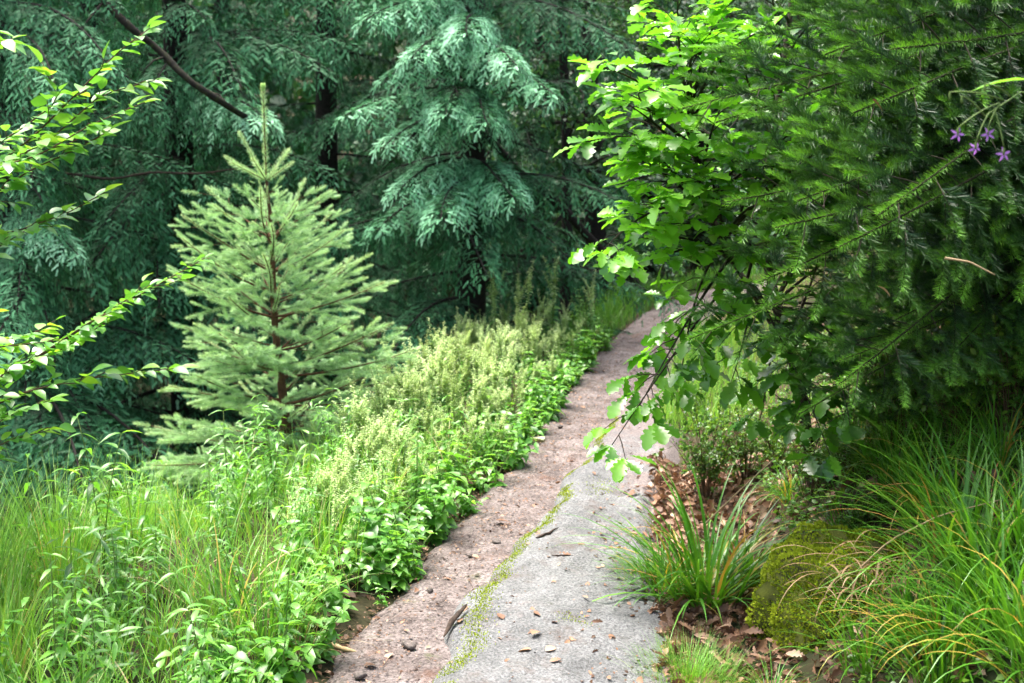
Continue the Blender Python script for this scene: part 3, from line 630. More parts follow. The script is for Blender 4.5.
# ------------------------------------------------------------------ broadleaved trees at the back
rb = np.random.default_rng(44)
def leafy_limb(L, r, n, size, tl=OVAL, bark='dark_bark', leaf='far_leaf', v0=.2):
    b = MB(); t = np.linspace(0, 1, 10); ax = np.stack([.08*L*np.sin(t*4+r.uniform(0, 6)), L*t, L*(.25*t-.18*t*t)], 1); b.tube(ax, .02*(1-.85*t)+.003, 6)
    pos, dr = [], []
    for i in range(int(L/.09)):
        tt = .15+.85*i/int(L/.09); p0 = np.array([np.interp(tt, t, ax[:, m]) for m in range(3)]); a = rad(r.uniform(30, 75))*(1 if i % 2 else -1); l2 = (L*.4*(1-tt)+.2)*r.uniform(.7, 1.1)
        d = np.array([math.sin(a), math.cos(a), r.uniform(-.3, .3)]); b.tube(p0+d*l2*np.linspace(0, 1, 4)[:, None], np.linspace(.005, .0015, 4), 4)
        k = int(n*l2); q = r.uniform(.1, 1, k); pos.append(p0+d*l2*q[:, None]+r.normal(0, .05, (k, 3))); dr.append(d+r.normal(0, .6, (k, 3))-np.array([0, 0, .3]))
    pos = np.concatenate(pos); dr = np.concatenate(dr); k = len(pos)
    w = b.mesh('branch', M[bark]); c = MB(); up = np.array([0, 0, 1.])+r.normal(0, .35, (k, 3))
    for m in range(len(tl)):
        q = np.arange(m, k, len(tl)); c.scatter(tl[m], pos[q], dr[q], up[q], size*r.uniform(.7, 1.2, len(q)), np.clip(r.normal(v0+.2, .2, len(q)), 0, 1))
    return L, w, c.mesh('foliage', M[leaf])
LM = [leafy_limb(L, rb, 26, .085) for L in (2.2, 2.0, 1.7, 1.5)]
def broadleaf(x, y, ht, label, nb=34, L=2.1, rt=.12, zmin=.6, lean=(0, 0), extra=()):
    base = gp(x, y); o = thing('broadleaf_tree', label, 'tree', base, 0, 1, 'shaded broadleaved trees beyond the path')
    b = MB(); t = np.linspace(0, 1, 12); b.tube(np.stack([lean[0]*t+.08*np.sin(t*5+x), lean[1]*t, -.2+t*ht], 1), rt*(1-.9*t)+.01, 10); link('trunk', b.mesh('trunk', M['dark_bark']), o)
    for i in range(nb):
        zz = zmin+(min(ht, 6)-zmin)*(i+.5)/nb; az = i*2.4+rb.uniform(-.4, .4); L0, w, lf = LM[int(rb.integers(0, 4))]; el = rad(rb.uniform(-25, 25)); l = L*(1-.5*zz/ht)*rb.uniform(.7, 1.1)
        br = link('branch', w, o, (lean[0]*zz/ht, lean[1]*zz/ht, zz), rot=euler_for(np.array([math.cos(az)*math.cos(el), math.sin(az)*math.cos(el), math.sin(el)]), rb.uniform(-.3, .3)), sc=l/L0)
        link('foliage', lf, br)
    return o
broadleaf(P(590, 200, 14.0)[0], 14.0, 8, 'dark leaved tree with black trunk beside the far bend of the path', 30, 1.8, .15, 1.0)
broadleaf(P(650, 200, 18.5)[0], 18.5, 9, 'dark leaved tree behind the bend seen above the oak twig tips', 40, 2.4)
broadleaf(P(560, 100, 12.6)[0], 12.6, 7, 'broadleaved tree mingling with the bluish sprays beside the leaning trunk', 22, 1.5, .06, 1.6)
broadleaf(P(720, 200, 16.0)[0], 17.5, 9, 'dark leaved tree screened by the oak leaves', 40, 2.3)
broadleaf(3.4, 16.6, 6, 'low branched leafy tree closing the outside of the path bend', 34, 1.9, .1, .2)
broadleaf(P(470, 100, 23)[0], 23, 10, 'dim leafy tree far back above the bluish conifer', 40, 2.8)
broadleaf(P(830, 200, 20)[0], 21, 10, 'dim leafy tree far back up the bank', 40, 2.8)

# bare boughs and trunks
def bough(pts, r0, r1, name, label, mat='moss_bark', cat='branch'):
    c = poly([P(*p) for p in pts], 18); b = MB(); b.tube(c, np.linspace(r0, r1, 18)*(1+.12*np.sin(np.arange(18)*2.2)), 9)
    for k in (5, 9, 13):
        d = np.array([rb.uniform(-.2, .2), rb.uniform(-.3, .1), rb.uniform(-.35, .2)]); b.tube(np.stack([c[k], c[k]+d*.5, c[k]+d+np.array([0, 0, -.06])]), [r1*.5, r1*.35, r1*.15], 5)
    return tag(link(name, b.mesh(name, M[mat])), label, cat)
bough([(40, -75, 9.3), (100, -2, 9.2), (135, 32, 9.1), (158, 48, 9.2), (185, 78, 9.1), (215, 98, 9.1), (240, 114, 9.3), (262, 126, 9.8)], .030, .022, 'bare_branch', 'thick dark mossy bough slanting down across the hanging conifers')
p0 = P(640, 330, 12.6); 
bough([(690, 335, 13.0), (600, 250, 12.2), (560, 205, 12.0), (520, 172, 11.8), (470, 118, 11.5), (430, 60, 11.4)], .055, .03, 'leaning_trunk', 'dark leaning dead trunk slanting behind the bluish sprays', 'dark_bark', 'tree trunk')
bough([(20, 195, 9.8), (60, 172, 9.6), (110, 180, 9.5), (150, 172, 9.6), (200, 174, 9.6), (260, 165, 9.9)], .013, .006, 'bare_branch', 'thin level dead branch behind the oval leaved twigs', 'bark')

# far wood as one mass
rf = np.random.default_rng(55); b = MB(); n = 95000
an = np.where(rf.uniform(size=n) < .62, rf.uniform(rad(15), rad(165), n), rf.uniform(0, 6.28, n)); dist = rf.uniform(24, 33, n); x = np.cos(an)*dist; y = np.sin(an)*dist  # full ring; unseen part behind the camera added to block low sky fill
gz = H(x, y); z = gz+rf.uniform(0, 1, n)**.9*11*(.75+.25*np.sin(an*23)+.15*np.sin(an*61))
b.scatter(OVAL[1], np.stack([x, y, z], 1), np.stack([rf.normal(size=n), rf.normal(size=n), rf.normal(-.5, .5, n)], 1), np.array([0, 0, 1.])+rf.normal(0, .5, (n, 3)), rf.uniform(.2, .5, n), np.clip(rf.normal(.25, .2, n), 0, 1))
for i in range(70):
    a = rf.uniform(rad(15), rad(165)); dd = rf.uniform(24, 32); q = gp(math.cos(a)*dd, math.sin(a)*dd); b.tube(np.stack([q, q+np.array([.1, 0, 4]), q+np.array([.2, 0, 9])]), [.16, .12, .05], 6, .0, 1)
tag(link('distant_forest', b.mesh('distant_forest', [M['far_leaf'], M['bark']])), 'dark mass of far woodland closing the view', kind='stuff')

# ------------------------------------------------------------------ oak bush over the right of the path
ro = np.random.default_rng(66)
OB = gp(1.30, 5.15)
oak = thing('oak_sapling', 'bushy oak with lobed bright leaves overhanging the path', 'tree', OB)
stem = poly([OB+np.array([0, 0, -.1]), P(800, 380, 5.05), P(782, 330, 5.0), P(760, 230, 5.0), P(775, 120, 5.0), P(790, 20, 5.1), P(800, -120, 5.2)], 24)
b = MB(); b.tube(stem-OB, np.linspace(.028, .007, 24), 9); link('trunk', b.mesh('trunk', M['oak_twig']), oak)
stem2 = poly([P(806, 385, 5.05), P(770, 320, 4.9), P(735, 265, 4.7), P(700, 200, 4.6), P(690, 120, 4.6)], 18)
b = MB(); b.tube(stem2-OB, np.linspace(.016, .005, 18), 8); link('limb', b.mesh('limb', M['oak_twig']), oak)
def oak_branch(start, tip, r, n_tw, leaf=.096, var=.5, sag=.08):
    L = np.linalg.norm(tip-start); ctrl = (start+tip)/2+np.array([r.normal(0, .05), r.normal(0, .05), .16*L]); c = qbez(start, ctrl, tip, 12)
    b = MB(); b.tube(c-OB, np.linspace(.0075, .0016, 12), 6); w = b
    pos, dr, lf = [], [], []
    nt = max(4, int(L/.085))
    for i in range(nt):
        t = .22+.78*(i+r.uniform(0, .5))/nt; p0 = np.array([np.interp(t, np.linspace(0, 1, 12), c[:, m]) for m in range(3)])
        ax = unit(np.array([np.interp(t, np.linspace(0, 1, 12), np.gradient(c[:, m])) for m in range(3)])); sd = unit(np.cross(ax, [0, 0, 1.]))
        s = 1 if i % 2 else -1; d = unit(ax*r.uniform(.6, 1.1)+sd*s*r.uniform(.5, 1.0)+np.array([0, 0, r.uniform(-.25, .3)])); l2 = r.uniform(.07, .19)*(1.1-.4*t)
        w.tube(np.stack([p0, p0+d*l2*.5+np.array([0, 0, .01]), p0+d*l2])-OB, [.0024, .0018, .0012], 4)
        e = p0+d*l2; k = int(r.integers(4, 7))
        for m in range(k):
            f = m/k*6.28+r.uniform(0, 1); dd = unit(d*.7+np.array([math.cos(f), math.sin(f), r.uniform(-.35, .25)])); pos.append(e+r.normal(0, .008, 3)); dr.append(dd)
        if r.uniform() < .6: pos.append(p0+d*l2*.5); dr.append(unit(d+sd*s*.8))
    for m in range(4):
        f = m*1.57+r.uniform(0, 1); pos.append(tip); dr.append(unit(unit(tip-start)+.8*np.array([math.cos(f), math.sin(f), r.uniform(-.3, .2)])))
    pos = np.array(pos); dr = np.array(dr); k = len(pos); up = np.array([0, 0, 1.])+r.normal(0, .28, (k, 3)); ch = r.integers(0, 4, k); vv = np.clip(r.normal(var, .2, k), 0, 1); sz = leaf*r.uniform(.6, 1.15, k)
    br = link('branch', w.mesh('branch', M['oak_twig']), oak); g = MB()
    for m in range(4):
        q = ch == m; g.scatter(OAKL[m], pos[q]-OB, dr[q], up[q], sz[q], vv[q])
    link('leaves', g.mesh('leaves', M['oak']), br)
tips = [(594, 66, 4.3), (640, 92, 4.2), (628, 105, 4.4), (690, 45, 4.5), (720, 20, 4.5), (700, 38, 4.3), (612, 138, 4.2), (640, 160, 4.3), (655, 190, 4.2), (640, 205, 4.4), (602, 252, 4.1), (625, 270, 4.2), (650, 240, 4.3), (668, 225, 4.2),
        (690, 150, 4.2), (720, 110, 4.2), (740, 160, 4.2), (700, 200, 4.2), (720, 250, 4.3), (760, 205, 4.2), (780, 150, 4.3), (745, 60, 4.5), (790, 70, 4.6), (770, -10, 4.7), (740, -20, 4.8), (820, 20, 4.7), (830, 110, 4.6), (850, 190, 4.7), (820, 250, 4.5),
        (640, 405, 4.2), (612, 445, 4.1), (680, 385, 4.3), (730, 385, 4.4), (850, 425, 4.0), (810, 400, 4.3), (845, 350, 4.3), (790, 330, 4.4), (870, 330, 4.4), (830, 455, 4.0), (760, 420, 4.5), (880, 270, 4.8), (745, 285, 4.5), (860, 50, 5), (890, 120, 5)]
tips += [(float(ro.uniform(625, 900)), float(ro.uniform(-20, 240)), float(ro.uniform(4.1, 5.4))) for _ in range(34)]
for px, py, Yd in tips:
    tip = P(px, py, Yd)
    cand = np.concatenate([stem[3:], stem2[3:]]); sc_ = np.linalg.norm(cand-tip-np.array([.25, .1, -.2 if py < 300 else .1]), axis=1); start = cand[int(np.argmin(sc_+ro.uniform(0, .15, len(sc_))))]
    oak_branch(start, tip, ro, 5, .098, .78-.42*sstep(700, 860, px)-.1*(py > 300))  # leaf tone imitates the light: brighter at left, darker at right and low

# ------------------------------------------------------------------ oval-leaved shrub at the left edge
rl = np.random.default_rng(77)
BB = gp(-2.35, 4.1)
bee = thing('broadleaf_shrub', 'shrub with small oval shiny leaves reaching in from the left edge', 'shrub', BB)
bst = poly([BB+np.array([0, 0, -.1]), BB+np.array([.05, 0, .7]), BB+np.array([-.02, .05, 1.4]), BB+np.array([.06, 0, 2.3])], 16)
b = MB(); b.tube(bst-BB, np.linspace(.03, .008, 16), 8); link('stem', b.mesh('stem', M['twig']), bee)
def oval_branch(pts, gapm=.022, size=.062, side=.15, world=False):
    P3 = [np.array(p) if world else P(*p) for p in pts]; j = bst[int(np.argmin(np.linalg.norm(bst-P3[0]-np.array([0, 0, -.25]), axis=1)))]; c = poly([j]+P3, 26)
    b = MB(); b.tube(c-BB, np.linspace(.0065, .0014, 26), 6); pos, dr = [], []
    def leaves_on(cv, t0):
        cum = np.concatenate([[0], np.cumsum(np.linalg.norm(np.diff(cv, axis=0), axis=1))]); ln = cum[-1]; k = int(ln*(1-t0)/gapm)
        tg = np.gradient(cv, axis=0)
        for i in range(k+1):
            a = ln*(t0+(1-t0)*i/max(k, 1)); p = np.array([np.interp(a, cum, cv[:, m]) for m in range(3)]); ax = unit([np.interp(a, cum, tg[:, m]) for m in range(3)]); sd = unit(np.cross(ax, [0, 0, 1.])); s = 1 if i % 2 else -1
            pos.append(p); dr.append(unit(ax*.7+sd*s*rl.uniform(.6, 1.1)+np.array([0, 0, rl.uniform(-.45, .15)])) if i < k else ax)
    leaves_on(c, .18)
    for i in range(6, 25, 2):
        ax = unit(c[min(i+1, 25)]-c[i-1]); sd = unit(np.cross(ax, [0, 0, 1.])); s = 1 if (i//2) % 2 else -1; l2 = side*rl.uniform(.5, 1.5)*(1.15-.03*i)
        cv = np.stack([c[i]+q*l2*unit(ax*.8+sd*s*.7+np.array([0, 0, rl.uniform(-.2, .35)])) for q in (0, .5, 1)]); b.tube(cv-BB, [.002, .0016, .001], 4); leaves_on(cv, .25)
    br = link('branch', b.mesh('branch', M['twig']), bee); g = MB(); pos = np.array(pos); dr = np.array(dr); k = len(pos); up = np.array([0, 0, 1.])+rl.normal(0, .32, (k, 3))
    for m in range(2):
        q = np.arange(m, k, 2); g.scatter(OVAL[m], pos[q]-BB, dr[q], up[q], size*rl.uniform(.65, 1.2, len(q)), np.clip(rl.normal(.5, .22, len(q)), 0, 1))
    link('leaves', g.mesh('leaves', M['beech']), br)
for pts in ([(-40, 190, 3.9), (30, 140, 3.8), (85, 85, 3.7), (120, 50, 3.7), (150, 28, 3.7)], [(-30, 180, 3.8), (50, 140, 3.7), (100, 95, 3.7), (155, 80, 3.7)], [(-30, 160, 3.9), (20, 130, 3.8), (60, 100, 3.8), (42, 62, 3.8)],
            [(-30, 175, 3.7), (40, 155, 3.6), (90, 125, 3.6), (145, 102, 3.6)], [(-40, 245, 3.8), (20, 230, 3.7), (70, 212, 3.7), (105, 192, 3.7)], [(-40, 270, 3.7), (10, 240, 3.7), (40, 222, 3.7)],
            [(-40, 400, 4.0), (40, 355, 4.0), (90, 322, 4.0), (140, 295, 4.1), (205, 258, 4.2)], [(-40, 420, 3.9), (30, 390, 3.9), (90, 378, 4.0), (180, 368, 4.1)], [(-40, 400, 4.0), (20, 370, 4.0), (80, 330, 4.0), (150, 285, 4.1)],
            [(-30, 350, 4.1), (20, 345, 4.1), (60, 340, 4.1)], [(-30, 440, 3.8), (10, 415, 3.8), (50, 400, 3.8)], [(-30, 460, 3.8), (10, 440, 3.8), (50, 430, 3.8)], [(-30, 30, 3.5), (-5, 40, 3.5), (12, 42, 3.5)], [(-40, 380, 4.1), (30, 365, 4.1), (70, 345, 4.1), (110, 320, 4.1)], [(-40, 330, 4.2), (10, 340, 4.2), (45, 330, 4.2)], [(-30, 210, 3.7), (30, 170, 3.7), (75, 150, 3.7), (110, 130, 3.7)]):
    oval_branch(pts)

for k in range(16):
    a = rad(100+22*k) if k < 9 else rad(-60+19*k); zz = .55+.125*k; p = BB+np.array([0, 0, zz]); d = np.array([math.cos(a), math.sin(a), 0]); ln = 1.0-.03*k
    if d[0] > .3 and abs(d[1]) < .85: d = d*np.array([-1, 1, 1])
    oval_branch([p+d*.15+np.array([0, 0, .05]), p+d*.55*ln+np.array([0, 0, .2]), p+d*ln+np.array([0, 0, .22])], world=True)
# ------------------------------------------------------------------ herbs
rh = np.random.default_rng(88)
def sage_variant(H0, ns, r, spread=.06):
    """parts: list (name, mesh)"""
    parts = []; lv = MB(); st = MB()
    for s in range(ns):
        a = r.uniform(0, 6.28); top = np.array([math.cos(a)*spread*r.uniform(.4, 2.2), math.sin(a)*spread*r.uniform(.4, 2.2), H0*r.uniform(.75, 1.05)]); b0 = np.array([math.cos(a), math.sin(a), 0])*.015
        c = qbez(b0, b0*2+np.array([0, 0, top[2]*.55]), top, 9); st.tube(c, np.linspace(.0028, .0012, 9), 5)
        n = 7; sf = .50
        for i in range(n):
            t = .08+(sf-.08)*i/n; p = np.array([np.interp(t, np.linspace(0, 1, 9), c[:, m]) for m in range(3)]); f = (i % 2)*1.57+a
            sz = (.062-.03*t)*r.uniform(.75, 1.15)
            for k in (0, math.pi):
                lv.scatter(OVATE[i % 2], p[None], np.array([[math.cos(f+k), math.sin(f+k), r.uniform(-.2, .45)]]), np.array([[r.normal(0, .2), r.normal(0, .2), 1]]), sz, np.clip(r.normal(.45, .18), 0, 1))
        fl = MB()
        for q in range(2 if s else 3):
            if q == 0: cv = c[4:]
            else:
                p = c[5]; d = np.array([math.cos(a+q*2.1)*.07, math.sin(a+q*2.1)*.07, H0*.26]); cv = np.stack([p, p+d*.4+np.array([0, 0, .01]), p+d]); st.tube(cv, [.0015, .0012, .001], 4)
            cum = np.concatenate([[0], np.cumsum(np.linalg.norm(np.diff(cv, axis=0), axis=1))]); m = 44
            for i in range(m):
                aa = cum[-1]*(.02+.98*i/m); p = np.array([np.interp(aa, cum, cv[:, k]) for k in range(3)]); f = i*2.4; dn = np.array([math.cos(f), math.sin(f), .35])
                fl.scatter(OVATE[i % 2], p[None], dn[None], np.array([[0, 0, 1.]]), .029*(1-.5*i/m)*r.uniform(.7, 1.3), np.clip(r.normal(.5, .22), 0, 1))
        parts.append(('flower_spike', fl.mesh('flower_spike', M['sage_flower'])))
    return [('stem', st.mesh('stem', M['green_stem'])), ('leaves', lv.mesh('leaves', M['sage_leaf']))]+parts
SV = [sage_variant(.52, 3, rh), sage_variant(.58, 2, rh), sage_variant(.46, 3, rh), sage_variant(.62, 2, rh), sage_variant(.50, 4, rh, .09)]
def place(parts, name, label, cat, loc, group=None, rz=None, sc=1, lean=(0, 0)):
    o = tag(link(name, None, None, loc, sc=sc, rot=(lean[0], lean[1], rh.uniform(0, 6.28) if rz is None else rz)), label, cat, group)
    for nm, me in parts: link(nm, me, o)
    return o
for px, py, v, s, lb in ((498, 362, 3, 1.23, 'tall pale flower spike plant beside the dark gap under the bluish sprays'), (522, 355, 1, 1.23, 'paired pale flower spikes standing between the dark gap and the path'),
                         (550, 350, 3, 1.30, 'tallest pale spiked plant at the upper end of the herbs'), (588, 352, 1, 1.10, 'spreading pale spiked plant at the path edge, last of the row'), (470, 375, 3, 1.30, 'pale spiked plant in front of the dark gap, first of the tall ones')):
    place(SV[v], 'wood_sage', lb, 'plant', hit(px, py), 'wood sage along the path', sc=s)
k = 0
while k < 210:
    y = 4.5+5.2*rh.uniform()**1.15; u = rh.uniform(.06, .48+.45*float(sstep(5.2, 6.8, y))); x = float(xc(y)-hw(y)-u)
    if y < 5.2 and u < .18: continue
    zone = ('nearest the tall grass', 'beside the young spruce', 'at the upper end of the strip')[0 if y < 6 else 1 if y < 7.8 else 2]
    place(SV[int(rh.integers(0, 5))], 'wood_sage', 'pale flowering wood sage crowded with its like '+zone, 'plant', gp(x, y, -.01), 'wood sage '+zone, sc=rh.uniform(.62, .95)*(1.0 if u > .25 else .75)*(.78+.22*float(sstep(5, 6.5, y))), lean=(rh.normal(0, .1), rh.normal(0, .1))); k += 1
def broad_variant(H0, ns, r, tl, sz, n=6):
    lv = MB(); st = MB()
    for s in range(ns):
        a = r.uniform(0, 6.28); top = np.array([math.cos(a)*.10*r.uniform(.3, 1.3), math.sin(a)*.10*r.uniform(.3, 1.3), H0*r.uniform(.7, 1.05)]); c = qbez((0, 0, 0), (0, 0, top[2]*.5), top, 8); st.tube(c, np.linspace(.003, .0014, 8), 5)
        for i in range(n):
            t = .15+.85*i/(n-1); p = np.array([np.interp(t, np.linspace(0, 1, 8), c[:, m]) for m in range(3)]); f = i*1.57+a
            for kk in (0, math.pi):
                lv.scatter(tl[i % 2], p[None], np.array([[math.cos(f+kk), math.sin(f+kk), r.uniform(-.3, .35)+.4*(t > .95)]]), np.array([[r.normal(0, .25), r.normal(0, .25), 1]]), sz*(1.1-.45*t)*r.uniform(.7, 1.2), np.clip(r.normal(.5, .2), 0, 1))
    return [('stem', st.mesh('stem', M['green_stem'])), ('leaves', lv.mesh('leaves', M['herb']))]
BV = [broad_variant(.20, 3, rh, OVATE, .062), broad_variant(.27, 4, rh, OVATE, .07), broad_variant(.16, 3, rh, OVATE, .055, 4)]
LV = [broad_variant(.55, 2, rh, LANCE, .12, 9), broad_variant(.46, 3, rh, LANCE, .105, 8), broad_variant(.62, 2, rh, LANCE, .11, 10), broad_variant(.5, 3, rh, OVATE, .06, 10), broad_variant(.6, 4, rh, LANCE, .085, 12)]
for k in range(125):
    y = 3.0+6.9*rh.uniform()**1.2; u = rh.uniform(-.05, .18)+.11*(y < 4.4); x = float(xc(y)-hw(y)-u)
    far = y > 6.6
    place(BV[int(rh.integers(0, 3))], 'leafy_herb', 'low broad leaved herb in the crowd along the '+('upper' if far else 'lower')+' path edge', 'plant', gp(x, y, -.01), 'leafy herbs along the '+('upper' if far else 'lower')+' path edge', sc=rh.uniform(.75, 1.25), lean=(rh.normal(0, .15), rh.normal(0, .15)))
for px, py, s, lb in ((310, 668, .8, 'small light green herb sprig at the foot of the dry grass'), (382, 606, .55, 'tiny green sprig alone on the dirt near the dry stalk'), (322, 655, .6, 'small three leaved sprig beside the pale stick')):
    place(BV[2], 'leafy_herb', lb, 'plant', hit(px, py), 'herb sprigs on the dirt', sc=s)
for k in range(135):
    y = rh.uniform(2.8, 6.0); u = rh.uniform(.12, 2.2); x = float(xc(y)-hw(y)-u)
    place(LV[int(rh.integers(0, 5))], 'lance_leaved_herb', 'upright lance leaved herb in the tall grass '+('close to the path' if u < .9 else 'on the outer verge'), 'plant', gp(x, y, -.01), 'lance leaved herbs '+('close to the path' if u < .9 else 'on the outer verge'), sc=rh.uniform(.5, .85), lean=(rh.normal(0, .12), rh.normal(0, .12)))
place(LV[2], 'lance_leaved_herb', 'single tall leafy herb rising above the grass before the dark wood', 'plant', hit(105, 590), None, sc=1.0)

for k in range(16):
    y = rh.uniform(9.6, 13.2); u = rh.uniform(0, .6)
    place(LV[3], 'leafy_herb', 'dark leafy herb among others by the far bend of the path', 'plant', gp(float(xc(y)-hw(y)-u), y), 'leafy herbs by the far bend', sc=rh.uniform(.5, .9), lean=(rh.normal(0, .2), rh.normal(0, .2)))
# grass: stuff
rg = np.random.default_rng(99)
def grass_patch(n, fx, L, W, lean=.35, bend=.8, v=(.5, .2)):
    x, y = fx(n); base = np.stack([x, y, H(x, y)-.01], 1); n = len(x)
    return dict(base=base, az=rg.uniform(0, 6.28, n), L=rg.uniform(*L, n), W=rg.uniform(*W, n), lean=np.abs(rg.normal(0, lean, n)), bend=rg.uniform(.1, bend, n), var=np.clip(rg.normal(*v, n), 0, .86)+np.where(rg.uniform(size=n) < .07, .2, 0))
b = MB()
def f1(n):
    y = rg.uniform(2.6, 6.6, n); u = rg.uniform(.12, 2.9, n)**1.0; x = xc(y)-hw(y)-u; return x, y
b.blades(**grass_patch(8500, f1, (.14, .40), (.002, .006), .45, 1.4, (.55, .22)))
def f2(n):
    y = rg.uniform(6.0, 13, n); u = rg.uniform(.0, 1.2, n); x = xc(y)-hw(y)-u; return x, y
b.blades(**grass_patch(1600, f2, (.08, .2), (.003, .006)))
def f6(n):
    y = rg.uniform(2.4, 5.5, n); u = .75+np.abs(rg.normal(0, .5, n)); x = xc(y)+hw(y)+u; return x, y
b.blades(**grass_patch(3000, f6, (.10, .30), (.003, .007), .6, 1.8, (.22, .15)))  # bank blades toned darker to stand for the shade there
def f3(n):
    y = rg.uniform(7.0, 10.5, n); u = np.abs(rg.normal(0, .35, n)); x = xc(y)+hw(y)+u-.02; return x, y
b.blades(**grass_patch(4500, f3, (.08, .22), (.003, .006), v=(.62, .15)))
def f4(n):
    y = rg.uniform(10, 17, n); u = rg.uniform(0, 2.5, n); x = xc(y)+hw(y)+u; return x, y
b.blades(**grass_patch(3000, f4, (.10, .3), (.004, .008), v=(.7, .2)))
def f5(n):
    y = rg.uniform(9.5, 14, n); u = rg.uniform(0, .35, n); x = xc(y)-hw(y)-u; return x, y
b.blades(**grass_patch(2500, f5, (.08, .26), (.004, .008), v=(.15, .15)))
tag(link('grass', b.mesh('grass', M['grass'])), 'long green grass mixed through both verges', kind='stuff')
def tuft(n, L, W, r, lean=(.1, .7), bend=(.5, 1.5), rad0=.04, v=(.5, .2), mat='rush', fold=.35, dead=.08, K=8):
    b = MB(); a = r.uniform(0, 6.28, n); q = r.uniform(0, rad0, n); var = np.clip(r.normal(*v, n), 0, .83); dd = r.uniform(size=n) < dead; var = np.where(dd, r.uniform(.9, 1, n), var)
    b.blades(np.stack([np.cos(a)*q, np.sin(a)*q, -.01+0*a], 1), a+r.normal(0, .5, n), r.uniform(*L, n), r.uniform(*W, n), r.uniform(*lean, n), r.uniform(*bend, n)*(1+.5*dd), var, K=K, fold=fold)
    return b.mesh('tuft', M[mat])
GT = [tuft(40, (.25, .6), (.004, .010), rg, (.05, .6), (.3, 1.5), .06, mat='grass', dead=.1) for _ in range(4)]
k = 0
while k < 30:
    y = rg.uniform(2.9, 5.6); u = rg.uniform(.15, 2.3); x = float(xc(y)-hw(y)-u)
    tag(link('grass_tuft', GT[k % 4], None, gp(x, y), rg.uniform(0, 6), rg.uniform(.5, .9)), 'broad bladed grass tuft among others '+('near the path' if u < .8 else 'out on the verge'), 'grass', 'grass tufts '+('near the path' if u < .8 else 'out on the verge')); k += 1
TG = [tuft(260, (.40, .72), (.002, .004), rg, (.02, .45), (.2, 1.0), .14, (.62, .12), 'grass', 0, .05, 7) for _ in range(2)]
for k, (x, y, sc_) in enumerate(((-1.75, 3.9, .9), (-1.95, 4.3, 1), (-1.6, 4.25, .85), (-2.2, 4.8, 1), (-1.85, 4.8, .9), (-1.45, 4.6, .7), (-2.3, 5.4, 1), (-1.5, 3.4, .7))):
    tag(link('tall_grass_clump', TG[k % 2], None, gp(x, y), k*1.3, sc_), 'feathery tall fine grass clump on the outer verge under the oval leaves', 'grass', 'feathery grass clumps on the outer verge')
tag(link('grass_tuft', GT[0], None, hit(262, 655), 1, 1.05), 'big arching broad bladed grass tuft beside the dry brown grass', 'grass', 'grass tufts near the path')
tag(link('grass_tuft', GT[1], None, hit(225, 640), 2, 1.0), 'arching grass tuft behind the biggest one near the path', 'grass', 'grass tufts near the path')
dm = tuft(60, (.12, .28), (.0025, .004), rg, (.1, .9), (.3, 1.4), .05, mat='dead', fold=0, K=5)
tag(link('dry_grass_tuft', dm, None, hit(298, 660), 0, 1), 'straw brown dry grass tuft at the edge of the dirt', 'grass')
tag(link('dry_grass_tuft', dm, None, gp(-1.75, 4.6), 0, 1.7), 'tall faded dry grass at the outer verge by the oval leaved shrub', 'grass')

# ------------------------------------------------------------------ right bank: wood rush, moss, bilberry
rw = np.random.default_rng(111)
WR = [tuft(150, (.20, .43), (.006, .012), rw, (.05, 1.1), (.4, 1.6), .085, dead=.13), tuft(100, (.28, .52), (.006, .011), rw, (.05, .95), (.6, 1.8), .08, dead=.08), tuft(100, (.22, .44), (.005, .009), rw, (.05, 1.0), (.6, 1.9), .09, dead=.12)]
def rush(px, py, k, s, label, loc=None):
    return tag(link('wood_rush', WR[k], None, hit(px, py) if loc is None else loc, rw.uniform(0, 6), s), label, 'grass', 'wood rush tufts on the bank')
rush(706, 602, 0, 1.45, 'bright wood rush tuft with yellowing blades beside the path litter')
rush(745, 585, 0, .8, 'half hidden wood rush tuft behind the bright yellowing one')
rush(662, 600, 0, .75, 'low wood rush tuft spreading over the slab edge')
rush(930, 520, 1, .95, 'large dark green wood rush tuft on top of the bank above the moss')
rush(1000, 470, 2, .9, 'wood rush tuft high on the bank under the spruce boughs')
rush(985, 610, 1, 1.0, 'glossy wood rush tuft to the right of the dead hanging blades')
rush(1030, 560, 2, 1.0, 'wood rush tuft cut by the frame beside the glossy one')
rush(940, 690, 2, .9, 'wood rush tuft at the foot of the bank below the dead blades')
rush(1040, 680, 1, .9, 'wood rush tuft in the bottom corner of the bank')
rush(770, 705, 2, .45, 'small pair of wood rush blades between litter and moss')
rush(860, 470, 2, .8, 'wood rush tuft in shade behind the mossy rock')
rush(868, 668, 2, .9, 'low wood rush tuft between moss rock foot and the bottom corner')
rush(910, 640, 1, .8, 'wood rush tuft below the dead hanging blades, lower of two')
rush(845, 545, 2, .7, 'thin wood rush tuft sprouting right on the shoulder of the mossy rock')
rush(955, 655, 0, .9, 'full wood rush tuft in the corner between the arching ones')
rush(790, 500, 2, .6, 'sparse wood rush tuft above the moss under the oak')
rush(965, 560, 0, 1.2, 'broad wood rush tuft between the large dark one and the glossy one')
rush(895, 480, 1, .8, 'narrow wood rush tuft just behind the moss top')
rush(1010, 640, 2, 1.1, 'arching wood rush tuft over the bottom corner tuft')
ff = tuft(900, (.10, .20), (.0012, .002), rw, (.05, .8), (.3, 1.2), .13, (.62, .12), 'grass', 0, .02, 5)
tag(link('fine_grass_tuft', ff, None, hit(688, 690), 0, 1.0), 'soft fine bright grass cushion at the bottom beside the slab', 'grass')
ff2 = tuft(500, (.10, .2), (.0012, .002), rw, (.05, .9), (.3, 1.2), .08, (.5, .12), 'grass', 0, .05, 5)
